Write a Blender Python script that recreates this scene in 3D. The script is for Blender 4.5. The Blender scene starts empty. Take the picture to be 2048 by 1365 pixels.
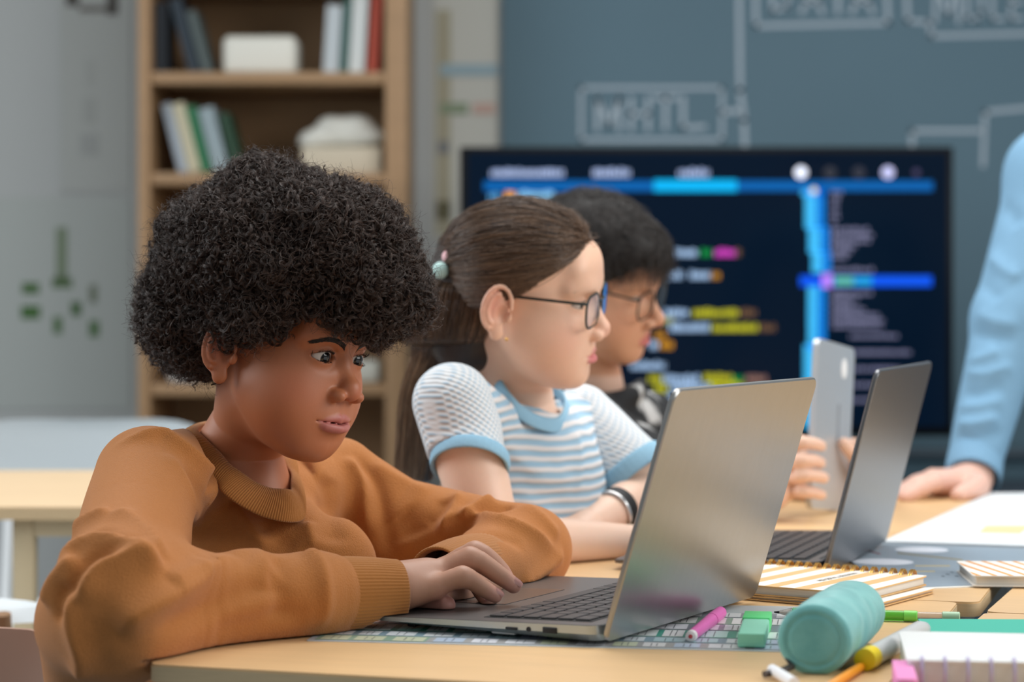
import bpy, bmesh, math, random
import numpy as np
from math import pi, sin, cos, sqrt, radians
from mathutils import Vector, Matrix
from concurrent.futures import ThreadPoolExecutor

C = bpy.context.scene.collection
SC = bpy.context.scene
# ------------------------------------------------------------------ camera, light, exposure
F, HC, CX, Y0 = 4480.0, 1.005, 1024.0, 600.0      # focal length in px, eye height, optical centre, horizon row
TZ = 0.72                                          # desk height
cd = bpy.data.cameras.new('camera'); cam = bpy.data.objects.new('camera', cd); C.objects.link(cam)
cam.location = (0, 0, HC); cam.rotation_euler = (pi/2, 0, 0)
cd.sensor_width = 36; cd.lens = 36*F/2048; cd.shift_y = -(682.5-Y0)/2048
cd.clip_start = 0.05; cd.clip_end = 50
cd.dof.use_dof = True; cd.dof.focus_distance = 2.03; cd.dof.aperture_fstop = 4.5
SC.camera = cam
SC.view_settings.view_transform = 'Standard'; SC.view_settings.look = 'None'
SC.view_settings.gamma = 1; SC.view_settings.exposure = 0.0
SC.view_settings.use_curve_mapping = False
w = bpy.data.worlds.new('room_light'); SC.world = w; w.use_nodes = True
wn = w.node_tree; wbg = wn.nodes['Background']
wtc = wn.nodes.new('ShaderNodeTexCoord'); wsep = wn.nodes.new('ShaderNodeSeparateXYZ'); wr = wn.nodes.new('ShaderNodeValToRGB')
wn.links.new(wtc.outputs['Generated'], wsep.inputs[0])
wmr = wn.nodes.new('ShaderNodeMapRange'); wmr.inputs['From Min'].default_value = -1; wmr.inputs['From Max'].default_value = 1
wn.links.new(wsep.outputs['Z'], wmr.inputs['Value']); wn.links.new(wmr.outputs[0], wr.inputs[0])
e = wr.color_ramp.elements
e[0].position = 0.3; e[0].color = (0.16, 0.14, 0.12, 1); e[1].position = 0.62; e[1].color = (0.50, 0.54, 0.56, 1)
wn.links.new(wr.outputs[0], wbg.inputs['Color']); wbg.inputs['Strength'].default_value = 0.62

def area(name, loc, target, size, energy, color):
    l = bpy.data.lights.new(name, 'AREA'); l.shape = 'RECTANGLE'; l.size, l.size_y = size; l.energy = energy; l.color = color
    o = bpy.data.objects.new(name, l); C.objects.link(o); o.location = loc
    o.rotation_euler = (Vector(target)-Vector(loc)).to_track_quat('-Z', 'Y').to_euler()
    return o
area('window_light_left', (-3.2, 2.6, 2.2), (0, 2.4, 0.9), (2.6, 1.8), 88, (0.93, 0.97, 1.0))
area('window_light_right', (3.2, 1.2, 2.3), (0.1, 2.4, 0.8), (2.4, 1.8), 84, (1.0, 0.98, 0.95))
area('ceiling_light', (0.3, 3.2, 3.0), (0.3, 3.2, 0), (2.4, 2.4), 78, (1.0, 0.98, 0.96))

# ------------------------------------------------------------------ helpers
def P(px, py, d): return Vector(((px-CX)/F*d, d, HC-(py-Y0)/F*d))
def T(px, py, z=TZ):
    d = (HC-z)*F/(py-Y0); return Vector(((px-CX)/F*d, d, z))
def lin(c):
    if isinstance(c, str): c = [int(c[i:i+2], 16)/255 for i in (0, 2, 4)]
    return tuple(x/12.92 if x <= 0.04045 else ((x+0.055)/1.055)**2.4 for x in c)
def mat(name, col, rough=0.6, metal=0.0, noise=0.0, nscale=30.0, bump=0.0, bscale=200.0, spec=0.5, emis=0.0, sss=0.0,
        attr=None, trans=0.0, sheen=0.0, alpha=1.0, coat=0.0, stretch=None, col2=None):
    m = bpy.data.materials.new(name); m.use_nodes = True; nt = m.node_tree; b = nt.nodes['Principled BSDF']
    base = (*lin(col), 1); b.inputs['Base Color'].default_value = base
    b.inputs['Roughness'].default_value = rough; b.inputs['Metallic'].default_value = metal
    b.inputs['Specular IOR Level'].default_value = spec; b.inputs['Transmission Weight'].default_value = trans
    b.inputs['Alpha'].default_value = alpha; b.inputs['Coat Weight'].default_value = coat
    if sheen: b.inputs['Sheen Weight'].default_value = sheen; b.inputs['Sheen Roughness'].default_value = 0.5
    if sss:
        b.inputs['Subsurface Weight'].default_value = sss; b.inputs['Subsurface Radius'].default_value = (1, 0.35, 0.2); b.inputs['Subsurface Scale'].default_value = 0.006
    src = None
    if attr:
        a = nt.nodes.new('ShaderNodeAttribute'); a.attribute_name = attr; src = a.outputs['Color']
    tc = nt.nodes.new('ShaderNodeTexCoord'); vec = tc.outputs['Object']
    if stretch:
        mp = nt.nodes.new('ShaderNodeMapping'); mp.inputs['Scale'].default_value = stretch; nt.links.new(vec, mp.inputs[0]); vec = mp.outputs[0]
    if noise or col2:
        n = nt.nodes.new('ShaderNodeTexNoise'); n.inputs['Scale'].default_value = nscale; n.inputs['Detail'].default_value = 5
        nt.links.new(vec, n.inputs['Vector'])
        mx = nt.nodes.new('ShaderNodeMix'); mx.data_type = 'RGBA'
        if col2:
            mr = nt.nodes.new('ShaderNodeMapRange'); mr.inputs['From Min'].default_value = 0.35; mr.inputs['From Max'].default_value = 0.65
            nt.links.new(n.outputs['Fac'], mr.inputs['Value']); nt.links.new(mr.outputs[0], mx.inputs['Factor'])
            mx.inputs['A'].default_value = base; mx.inputs['B'].default_value = (*lin(col2), 1)
            if src: nt.links.new(src, mx.inputs['A'])
        else:
            mx.blend_type = 'MULTIPLY'; mx.inputs['Factor'].default_value = 1
            mr = nt.nodes.new('ShaderNodeMapRange'); mr.inputs['To Min'].default_value = 1-noise; mr.inputs['To Max'].default_value = 1+noise
            nt.links.new(n.outputs['Fac'], mr.inputs['Value']); nt.links.new(mr.outputs[0], mx.inputs['B'])
            mx.inputs['A'].default_value = base
            if src: nt.links.new(src, mx.inputs['A'])
        src = mx.outputs['Result']
    if src: nt.links.new(src, b.inputs['Base Color'])
    if bump:
        n2 = nt.nodes.new('ShaderNodeTexNoise'); n2.inputs['Scale'].default_value = bscale; n2.inputs['Detail'].default_value = 3
        nt.links.new(vec, n2.inputs['Vector'])
        bp = nt.nodes.new('ShaderNodeBump'); bp.inputs['Strength'].default_value = 1; bp.inputs['Distance'].default_value = bump
        nt.links.new(n2.outputs['Fac'], bp.inputs['Height']); nt.links.new(bp.outputs[0], b.inputs['Normal'])
    if emis:
        b.inputs['Emission Strength'].default_value = emis; b.inputs['Emission Color'].default_value = base
        if src: nt.links.new(src, b.inputs['Emission Color'])
    return m

def tag(o, label=None, cat=None, group=None, kind=None):
    for k, v in (('label', label), ('category', cat), ('group', group), ('kind', kind)):
        if v: o[k] = v
    return o
def empty(name, loc, label, cat, group=None, rot=None):
    o = bpy.data.objects.new(name, None); C.objects.link(o); o.location = loc; o.empty_display_size = 0.05
    if rot is not None: o.rotation_euler = rot
    tag(o, label, cat, group); return o
def frameM(o_, ex, ey):
    """matrix with origin o_, x axis ex, y axis ey (horizontal), z up"""
    ex = Vector((*ex, 0)).normalized(); ez = Vector((0, 0, 1)); ey = ez.cross(ex)
    return Matrix(((ex.x, ey.x, 0, o_[0]), (ex.y, ey.y, 0, o_[1]), (0, 0, 1, o_[2]), (0, 0, 0, 1)))
def place(o, M): o.matrix_world = M; return o
def link_mesh(name, me, m=None, parent=None, smooth=True, angle=None):
    o = bpy.data.objects.new(name, me); C.objects.link(o)
    if m is not None and not me.materials: me.materials.append(m)
    if parent is not None: o.parent = parent
    if smooth and len(me.polygons):
        me.polygons.foreach_set('use_smooth', [True]*len(me.polygons))
        if angle: me.set_sharp_from_angle(angle=radians(angle))
    return o
def obj(name, bm, m=None, parent=None, smooth=True, angle=35):
    bmesh.ops.recalc_face_normals(bm, faces=bm.faces)
    me = bpy.data.meshes.new(name); bm.to_mesh(me); bm.free()
    return link_mesh(name, me, m, parent, smooth, angle)
def B(): return bmesh.new()
def add_box(bm, c, s, M=None, bev=0.0, seg=2):
    r = bmesh.ops.create_cube(bm, size=1); vs = r['verts']
    for v in vs: v.co = Vector((v.co.x*s[0], v.co.y*s[1], v.co.z*s[2]))
    if bev:
        es = list({e_ for v in vs for e_ in v.link_edges})
        rr = bmesh.ops.bevel(bm, geom=es+vs, offset=bev, segments=seg, affect='EDGES', profile=0.5, clamp_overlap=True)
        vs = list({v for f in rr['faces'] for v in f.verts} | {v for v in vs if v.is_valid})
    for v in vs:
        v.co = v.co+Vector(c)
        if M is not None: v.co = M @ v.co
    return vs
def boxo(name, c, s, m, parent=None, M=None, bev=0.0, seg=2):
    bm = B(); add_box(bm, c, s, M, bev, seg); return obj(name, bm, m, parent)
def add_tube(bm, pts, rad, n=12, cap=True, closed=False):
    pts = [Vector(p) for p in pts]; N = len(pts)
    rads = rad if hasattr(rad, '__len__') else [rad]*N
    rings = []; up = None
    for i, p in enumerate(pts):
        a = pts[(i-1) % N] if (closed or i) else p; b_ = pts[(i+1) % N] if (closed or i < N-1) else p
        t = (b_-a).normalized()
        if up is None:
            up = Vector((0, 0, 1)) if abs(t.z) < 0.9 else Vector((1, 0, 0))
        up = (up-t*up.dot(t)).normalized(); s_ = t.cross(up)
        rings.append([bm.verts.new(p+(up*cos(2*pi*k/n)+s_*sin(2*pi*k/n))*rads[i]) for k in range(n)])
    for i in range(N if closed else N-1):
        A, Bq = rings[i], rings[(i+1) % N]
        for k in range(n): bm.faces.new((A[k], A[(k+1) % n], Bq[(k+1) % n], Bq[k]))
    if cap and not closed:
        bm.faces.new(rings[0]); bm.faces.new(rings[-1][::-1])
def tubeo(name, pts, rad, m, parent=None, n=12, cap=True, closed=False):
    bm = B(); add_tube(bm, pts, rad, n, cap, closed); return obj(name, bm, m, parent)
def add_prism(bm, poly, z0, z1, M=None):
    lo = [bm.verts.new((x, y, z0)) for x, y in poly]; hi = [bm.verts.new((x, y, z1)) for x, y in poly]
    n = len(poly); bm.faces.new(lo[::-1]); bm.faces.new(hi)
    for i in range(n): bm.faces.new((lo[i], lo[(i+1) % n], hi[(i+1) % n], hi[i]))
    if M is not None:
        for v in lo+hi: v.co = M @ v.co
def rrect(w, h, r, n=6, c=(0, 0)):
    out = []
    for sx, sy, a0 in ((1, 1, 0), (-1, 1, pi/2), (-1, -1, pi), (1, -1, 3*pi/2)):
        for k in range(n+1):
            a = a0+pi/2*k/n; out.append((c[0]+sx*(w/2-r)+r*cos(a), c[1]+sy*(h/2-r)+r*sin(a)))
    return out
def add_disc(bm, c, r, h, n=24, M=None, ax=(1, 1)):
    add_prism(bm, [(c[0]+ax[0]*r*cos(2*pi*k/n), c[1]+ax[1]*r*sin(2*pi*k/n)) for k in range(n)], c[2], c[2]+h, M)
def add_lathe(bm, prof, n=24, M=None):
    """prof: list of (radius, height) around local z"""
    rings = [[bm.verts.new((r*cos(2*pi*k/n), r*sin(2*pi*k/n), z)) for k in range(n)] for r, z in prof]
    for a, b_ in zip(rings, rings[1:]):
        for k in range(n): bm.faces.new((a[k], a[(k+1) % n], b_[(k+1) % n], b_[k]))
    bm.faces.new(rings[0][::-1]); bm.faces.new(rings[-1])
    if M is not None:
        for r in rings:
            for v in r: v.co = M @ v.co
def axisM(a, b):
    a, b = Vector(a), Vector(b); return Matrix.Translation(a) @ (b-a).to_track_quat('Z', 'Y').to_matrix().to_4x4()
def text_mesh(s, size, name='t', extrude=0.0003):
    cu = bpy.data.curves.new(name, 'FONT'); cu.body = s; cu.size = size; cu.extrude = extrude; cu.align_x = 'CENTER'
    o = bpy.data.objects.new(name, cu); C.objects.link(o)
    dg = bpy.context.evaluated_depsgraph_get(); me = bpy.data.meshes.new_from_object(o.evaluated_get(dg))
    bpy.data.objects.remove(o); bpy.data.curves.remove(cu); me.name = name; return me
rnd = random.Random(7)

# ------------------------------------------------------------------ signed distance meshing
POOL = ThreadPoolExecutor(4)
import time as _t
_T0 = _t.time()

def ev(f, Q, chunk=30000):
    parts = [Q[i:i+chunk] for i in range(0, len(Q), chunk)]
    return np.concatenate(list(POOL.map(f, parts))) if parts else np.zeros(0)
def sdf_mesh(f, lo, hi, h, name, proj=2, BS=8, slack=1.35):
    lo = np.array(lo, float); hi = np.array(hi, float)
    nb = np.maximum(1, np.ceil((hi-lo)/(h*BS)).astype(int)); n = nb*BS
    ax = [lo[i]+(np.arange(nb[i])+0.5)*h*BS for i in range(3)]
    cen = np.stack(np.meshgrid(*ax, indexing='ij'), -1).reshape(-1, 3)
    dc = ev(f, cen); act = np.abs(dc) < h*BS*0.87*slack+h
    V = np.ones(n+1, np.float32)
    ids = np.stack(np.meshgrid(*[np.arange(k) for k in nb], indexing='ij'), -1).reshape(-1, 3)
    for b in ids[dc < 0]:
        V[b[0]*BS:(b[0]+1)*BS+1, b[1]*BS:(b[1]+1)*BS+1, b[2]*BS:(b[2]+1)*BS+1] = -1
    loc = np.stack(np.meshgrid(*[np.arange(BS+1)]*3, indexing='ij'), -1).reshape(-1, 3)
    ab = ids[act]
    gi = (ab[:, None, :]*BS+loc[None]).reshape(-1, 3)
    flat = np.unique(np.ravel_multi_index(gi.T, n+1))
    gi = np.stack(np.unravel_index(flat, n+1), 1)
    vals = ev(f, lo+gi*h)
    V.reshape(-1)[flat] = vals
    s = V < 0
    # surface nets
    cs = np.zeros(n, np.int8)
    for dx in (0, 1):
        for dy in (0, 1):
            for dz in (0, 1): cs += s[dx:dx+n[0], dy:dy+n[1], dz:dz+n[2]]
    cells = np.argwhere((cs > 0) & (cs < 8))
    vid = -np.ones(n, np.int64); vid[tuple(cells.T)] = np.arange(len(cells))
    corners = np.array([(a, b, c) for a in (0, 1) for b in (0, 1) for c in (0, 1)])
    cv = np.stack([V[tuple((cells+c).T)] for c in corners], 1)
    acc = np.zeros((len(cells), 3)); cnt = np.zeros(len(cells))
    for i in range(8):
        for j in range(i+1, 8):
            if np.abs(corners[i]-corners[j]).sum() != 1: continue
            a, b = cv[:, i], cv[:, j]; mk = (a < 0) != (b < 0)
            t = np.where(mk, a/np.where(mk, a-b, 1), 0)[:, None]
            acc += mk[:, None]*(corners[i]+(corners[j]-corners[i])*t); cnt += mk
    verts = lo+(cells+acc/cnt[:, None])*h
    quads = []
    for d in range(3):
        e1, e2 = [(1, 2), (2, 0), (0, 1)][d]
        sl0 = [slice(0, n[i]) for i in range(3)]; sl1 = list(sl0); sl1[d] = slice(1, n[d]+1)
        ch = s[tuple(sl0)] != s[tuple(sl1)]
        idx = np.argwhere(ch); idx = idx[(idx[:, e1] > 0) & (idx[:, e2] > 0)]
        neg = s[tuple(idx.T)]
        o1 = np.zeros(3, int); o1[e1] = 1; o2 = np.zeros(3, int); o2[e2] = 1
        q = np.stack([vid[tuple((idx-o1-o2).T)], vid[tuple((idx-o2).T)], vid[tuple(idx.T)], vid[tuple((idx-o1).T)]], 1)
        q[~neg] = q[~neg][:, ::-1]; quads.append(q)
    Q = np.concatenate(quads); Q = Q[(Q >= 0).all(1)]
    for _ in range(proj):
        fv = ev(f, verts); G = grad(f, verts, h*0.5); g2 = (G**2).sum(1)
        stp = (fv/np.maximum(g2, 0.2))[:, None]*G
        L = np.linalg.norm(stp, axis=1, keepdims=True); stp *= np.minimum(1, h*0.7/np.maximum(L, 1e-12))
        verts = verts-stp
    return verts, Q
def joined(parts):
    """one body surface out of regional distance functions: (fn, lo, hi); outside its box a part answers with the distance to the box"""
    def f(Q):
        d = np.full(len(Q), 9.0)
        for fn, lo, hi in parts:
            lo, hi = np.array(lo), np.array(hi); ex = np.maximum(np.maximum(lo-Q, Q-hi), 0); bd = np.sqrt((ex**2).sum(1)); m_ = bd <= 0
            dd = bd+.004
            if m_.any(): dd[m_] = fn(Q[m_])
            d = np.minimum(d, dd)
        return d
    return f
def boxof(pts, pad):
    p = np.array(pts, float); return p.min(0)-pad, p.max(0)+pad
def grad(f, v, e_=0.0005):
    g = np.zeros_like(v)
    for k in ((1, -1, -1), (-1, -1, 1), (-1, 1, -1), (1, 1, 1)):
        k = np.array(k, float); g += k*ev(f, v+k*(e_*0.577))[:, None]
    return g/(4*e_*0.577)
def mk(name, verts, quads, m, parent=None, cols=None):
    me = bpy.data.meshes.new(name)
    me.vertices.add(len(verts)); me.vertices.foreach_set('co', np.asarray(verts, np.float32).ravel())
    me.loops.add(len(quads)*4); me.loops.foreach_set('vertex_index', np.asarray(quads, np.int32).ravel())
    me.polygons.add(len(quads)); me.polygons.foreach_set('loop_start', np.arange(len(quads), dtype=np.int32)*4)
    me.polygons.foreach_set('loop_total', np.full(len(quads), 4, np.int32))
    me.update(calc_edges=True); me.validate()
    if cols is not None:
        a = me.color_attributes.new('tint', 'FLOAT_COLOR', 'POINT')
        c4 = np.ones((len(verts), 4), np.float32); c4[:, :3] = cols; a.data.foreach_set('color', c4.ravel())
    return link_mesh(name, me, m, parent, True)
# primitives; Q is (N,3)
def sph(Q, c, r): return np.sqrt(((Q-np.array(c))**2).sum(1))-r
def ell(Q, c, r):
    r = np.array(r); q = (Q-np.array(c)); k0 = np.sqrt(((q/r)**2).sum(1)); k1 = np.sqrt(((q/r**2)**2).sum(1))
    return k0*(k0-1)/np.maximum(k1, 1e-9)
def cap(Q, a, b, ra, rb=None):
    a = np.array(a, float); b = np.array(b, float); rb = ra if rb is None else rb
    ba = b-a; L = (ba**2).sum()+1e-12; t = np.clip(((Q-a)@ba)/L, 0, 1)
    return np.sqrt(((Q-a-t[:, None]*ba)**2).sum(1))-(ra+(rb-ra)*t)
def chain(Q, pts, rads, k=0.0):
    d = None
    for i in range(len(pts)-1):
        c = cap(Q, pts[i], pts[i+1], rads[i], rads[i+1]); d = c if d is None else (smin(d, c, k) if k else np.minimum(d, c))
    return d
def smin(a, b, k):
    hh = np.maximum(k-np.abs(a-b), 0)/k; return np.minimum(a, b)-hh*hh*k*0.25
def smax(a, b, k): return -smin(-a, -b, k)
def sfold(ds, k):
    d = ds[0]
    for x in ds[1:]: d = smin(d, x, k)
    return d
class Fr:
    """local frame: R columns are axes, t origin, s scale"""
    def __init__(s_, R, t, s=1.0): s_.R = np.array(R, float); s_.t = np.array(t, float); s_.s = s
    def loc(s_, Q): return ((Q-s_.t)@s_.R)/s_.s
    def wor(s_, L): return (np.asarray(L, float)*s_.s)@s_.R.T+s_.t
def facing(f, pitch=0.0):
    f = np.array([f[0], f[1], 0.0]); f /= np.linalg.norm(f); up = np.array([0, 0, 1.0]); l = np.cross(up, f)
    R = np.stack([l, f, up], 1); c, s = cos(pitch), sin(pitch)
    return R@np.array([[1, 0, 0], [0, c, -s], [0, s, c]])
# ------------------------------------------------------------------ the room
M_wall = mat('painted wall', 'a9adad', 0.8, noise=0.04, nscale=2)
M_floor = mat('grey carpet floor', '6f7a80', 0.9, noise=0.12, nscale=60)
YW = 6.4
def wallbox(name, x0, x1, y0, y1, z0, z1, m): return tag(boxo(name, ((x0+x1)/2, (y0+y1)/2, (z0+z1)/2), (x1-x0, y1-y0, z1-z0), m), kind='structure')
wallbox('floor', -4.2, 4.2, -1.2, YW, -0.1, 0.0, M_floor)
wallbox('wall_back', -4.2, 4.2, YW, YW+0.1, 0.0, 3.2, M_wall)
wallbox('baseboard_back', -4.2, 4.2, YW-0.015, YW, 0.0, 0.09, mat('grey skirting', '8d9194', 0.6))
def pt(px, py, d): v = P(px, py, d); return v.x, v.z
# chalkboard
DB = YW-0.03
x0, zt = pt(1003, -160, DB); x1, zb = pt(2400, 960, DB)
board = boxo('chalkboard', ((x0+x1)/2, DB+0.012, (zt+zb)/2), (x1-x0, 0.024, zt-zb), mat('slate blue chalkboard paint', '55707e', 0.75, noise=0.10, nscale=1.5), None, bev=0.003)
tag(board, 'large slate blue chalkboard with chalk diagram behind the screen', 'chalkboard')
M_chalk = mat('chalk', 'a3b1bc', 0.9)
def chalk(name, lines, wpx=7.5):
    bm = B(); wd = wpx/F*DB
    for ln in lines:
        for a, b in zip(ln, ln[1:]):
            ax, az = pt(*a, DB); bx, bz = pt(*b, DB); L = math.hypot(bx-ax, bz-az)
            M = Matrix.Translation(((ax+bx)/2, DB-0.0004, (az+bz)/2)) @ Matrix.Rotation(-math.atan2(bz-az, bx-ax), 4, 'Y')
            add_box(bm, (0, 0, 0), (L+wd, 0.0012, wd), M)
    return obj(name, bm, M_chalk, board)
def rect(a, b, c, d): return [(a, b), (c, b), (c, d), (a, d), (a, b)]
chalk('chalk_box', [rect(1162, 176, 1444, 280)])
chalk('chalk_word', [[(1195, 258), (1195, 198), (1218, 250), (1238, 196), (1238, 258)], [(1262, 198), (1262, 258)], [(1262, 228), (1296, 228)], [(1296, 198), (1296, 258)], [(1310, 196), (1352, 196)], [(1331, 196), (1331, 256)], [(1366, 196), (1366, 256), (1408, 254)]], 9)
chalk('chalk_connector', [[(1444, 224), (1478, 222)], [(1478, -40), (1480, 180), (1488, 240), (1490, 300)]], 10)
chalk('chalk_box', [[(1510, -60), (1512, 52), (1776, 46), (1772, -60)]], 9)
chalk('chalk_word', [[(1545, -30), (1546, 22), (1572, 14), (1578, -12), (1566, -30), (1545, -30)], [(1604, 24), (1622, -30), (1644, 24)], [(1612, 4), (1638, 4)], [(1652, -26), (1700, -26)], [(1676, -26), (1676, 24)], [(1704, 24), (1722, -30), (1745, 24)], [(1712, 4), (1738, 4)]], 9)
chalk('chalk_box', [[(1812, -60), (1815, 42), (1858, 44), (1862, 72), (2120, 66)]], 9)
chalk('chalk_word', [[(1870, 42), (1872, -30), (1896, 30), (1914, -30), (1918, 44)], [(1934, -26), (1934, 36), (1954, 40), (1962, 24), (1962, -26)], [(1984, -26), (1984, 38), (2006, 38)], [(2022, -20), (2046, -26)], [(2022, -26), (2022, 38), (2044, 36)], [(2022, 6), (2042, 4)]], 8)
chalk('chalk_connector', [[(1824, 300), (1824, 262), (1962, 262)], [(1966, 330), (1970, 224), (2080, 214)]], 9)
M_tray = mat('dark metal tray', '3c4b57', 0.5)
x0, zc = pt(1003, 905, DB); boxo('chalk_tray', ((x0+x1)/2, DB-0.03, zc), (x1-x0, 0.06, 0.02), M_tray, board, bev=0.004)
wallbox('wall_panel_back', pt(1003, 0, DB)[0], x1, YW-0.018, YW-0.001, 0.05, zb, mat('dark blue wainscot', '3a4a58', 0.7)).name = 'trim_1'

# wide screen on a stand
DT = 5.57
ex0, ez1 = pt(919, 293, DT); ex1, ez0 = pt(1908, 874, DT)
tv = empty('television', ((ex0+ex1)/2, DT+0.03, 0), 'wide black television showing colourful program code in front of chalkboard', 'television')
def off(o, root):
    o.matrix_parent_inverse = Matrix.Translation(root.location).inverted(); return o
M_blk = mat('black plastic', '040506', 0.4, spec=0.12)
off(boxo('casing', ((ex0+ex1)/2, DT+0.03, (ez0+ez1)/2), (ex1-ex0, 0.05, ez1-ez0), M_blk, tv, bev=0.006), tv)
M_scr = mat('screen glass', '04101f', 0.12, spec=0.12, emis=0.6)
sx0, sz1 = pt(935, 305, DT); sx1, sz0 = pt(1895, 855, DT)
scr = off(boxo('screen', ((sx0+sx1)/2, DT+0.004, (sz0+sz1)/2), (sx1-sx0, 0.004, sz1-sz0), M_scr, tv), tv)
off(boxo('stand_post', ((ex0+ex1)/2, DT+0.10, 0.55), (0.12, 0.06, 0.98), M_blk, tv, bev=0.01), tv)
off(boxo('stand_base', ((ex0+ex1)/2, DT+0.08, 0.035), (0.9, 0.5, 0.05), M_blk, tv, bev=0.01), tv)
cols_, quads_, vv = [], [], []
def srect(x0_, y0_, x1_, y1_, c, layer=0):
    yy = DT+0.0016-0.0003*layer
    for px, py in ((x0_, y1_), (x1_, y1_), (x1_, y0_), (x0_, y0_)):
        vv.append((*[pt(px, py, DT)[0]], yy, pt(px, py, DT)[1])); cols_.append(lin(c))
    n_ = len(vv); quads_.append((n_-4, n_-3, n_-2, n_-1))
def stext(x0_, x1_, y, c, h=13):
    x = x0_
    while x < x1_:
        w_ = rnd.uniform(5, 8); hh = rnd.uniform(0.7, 1)*h
        srect(x, y+h/2-hh, min(x+w_, x1_), y-h/2+h, c, 2); x += w_+rnd.uniform(1.5, 2.5)
LB, YE, OR, BR, GR, MG, GY = '8fa9c9', 'a8a51c', 'b07818', '5e4530', '0c7a35', 'b93aa8', '6b6b86'
for a, b in ((982, 1128), (1186, 1260), (1357, 1418)): stext(a, b, 345, '93a2c6', 17)
srect(968, 362, 1866, 382, '004e8e', 1); srect(1308, 360, 1474, 383, '0096cc', 2)
def sdisc(x, y, r, c):
    for k in range(-3, 4):
        hh = sqrt(max(0, 1-(k/3.5)**2))*r; srect(x+(k-.5)*r/3.5, y-hh, x+(k+.5)*r/3.5, y+hh, c, 2)
for x, c in ((1602, 'e3e8f8'), (1660, '2b2d35'), (1718, '2a2c36'), (1776, 'b4b5dc'), (1833, '3a3652')): sdisc(x, 345, 12 if x != 1833 else 7, c)
stext(978, 998, 392, '4f8fc0', 16); srect(1010, 384, 1030, 400, 'd08a10', 2); stext(1036, 1108, 388, '7fb6da', 14)
for a, b, y, c in ((1350, 1394, 505, LB), (1402, 1424, 505, GR), (1430, 1470, 505, MG), (1472, 1482, 505, BR), (1335, 1364, 550, LB), (1380, 1420, 550, LB), (1424, 1440, 550, OR),
                   (1330, 1376, 625, LB), (1386, 1476, 625, YE), (1480, 1512, 625, BR), (1340, 1418, 655, LB), (1424, 1516, 655, YE), (1520, 1552, 655, BR),
                   (1318, 1345, 640, '8a8f60'), (1310, 1330, 670, OR), (1300, 1316, 690, LB), (1320, 1348, 690, OR), (1262, 1330, 731, LB), (1298, 1325, 757, YE), (1326, 1398, 757, LB), (1408, 1464, 755, YE), (1466, 1486, 757, GR),
                   (1492, 1534, 757, '7a5b52'), (1340, 1420, 774, LB), (1422, 1486, 772, YE), (1490, 1540, 775, BR), (1310, 1336, 777, YE),
                   (1330, 1400, 795, LB), (1405, 1480, 812, YE), (1300, 1380, 830, LB)): stext(a, b, y, c, 16)
for x0_, x1_, y0_, y1_ in ((1603, 1640, 372, 385), (1610, 1640, 385, 455), (1617, 1648, 455, 505), (1624, 1652, 505, 545), (1616, 1642, 574, 690), (1608, 1640, 690, 850)):
    y = y0_
    while y < y1_: srect(x0_, y, x1_-8, y+9, '3aa9de', 1); srect(x1_-8, y, x1_+10, y+9, '0b6fc4', 1); y += 10.5
for y, xe in ((385, 1684), (397, 1678), (409, 1676), (421, 1676), (433, 1678), (445, 1672), (459, 1738), (470, 1746), (481, 1742), (492, 1712), (503, 1704), (514, 1694), (540, 1748),
              (586, 1744), (597, 1716), (608, 1704), (619, 1730), (630, 1758), (641, 1768), (652, 1764), (672, 1796), (705, 1822), (738, 1800), (770, 1770), (800, 1800)): stext(1664 if y < 660 else 1700, xe, y, GY, 8)
srect(1600, 552, 1864, 573, '0448cc', 1); srect(1644, 548, 1664, 576, 'a06fd0', 2); srect(1668, 554, 1708, 571, '4f9a80', 2); srect(1710, 554, 1744, 571, '1a86b8', 2); sdisc(1628, 382, 7, 'c9c2a4')
M_code = mat('lit code', 'ffffff', 0.5, attr='tint', emis=0.6); M_code.node_tree.nodes['Principled BSDF'].inputs['Specular IOR Level'].default_value = 0.1
off(mk('program_code', np.array(vv), np.array(quads_), M_code, tv, np.array(cols_)), tv)

# bookcase
DS = 5.95
bx0, _ = pt(275, 0, DS); bx1, _ = pt(814, 0, DS); post = 0.032
M_oak = mat('warm oak board', '9a7a58', 0.55, noise=0.12, nscale=6, stretch=(1, 1, 6))
M_oakd = mat('oak back panel', 'a58562', 0.7, noise=0.10, nscale=5)
case = empty('bookcase', ((bx0+bx1)/2, DS, 0), 'tall brown wooden bookcase with open shelves against the back wall', 'bookcase')
dep = YW-DS-0.01; ztop = 2.15
for xc, pw_ in ((bx0+post/2, post), (bx1-.029, .058)): off(boxo('side_panel', (xc, DS+dep/2, ztop/2), (pw_, dep, ztop), M_oak, case, bev=0.002), case)
off(boxo('back_panel', ((bx0+bx1-.026)/2, DS+dep-0.006, ztop/2), (bx1-bx0-2*post-.026, 0.008, ztop), M_oakd, case), case)
shelf_z = {}
for k, py in enumerate((-60, 143, 345, 556, 768, 980)):
    z = pt(0, py, DS)[1]; shelf_z[k] = z
    off(boxo('shelf', ((bx0+bx1-.026)/2, DS+dep/2, z-0.016), (bx1-bx0-2*post-.026, dep-0.02, 0.032), M_oak, case, bev=0.002), case)
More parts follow.
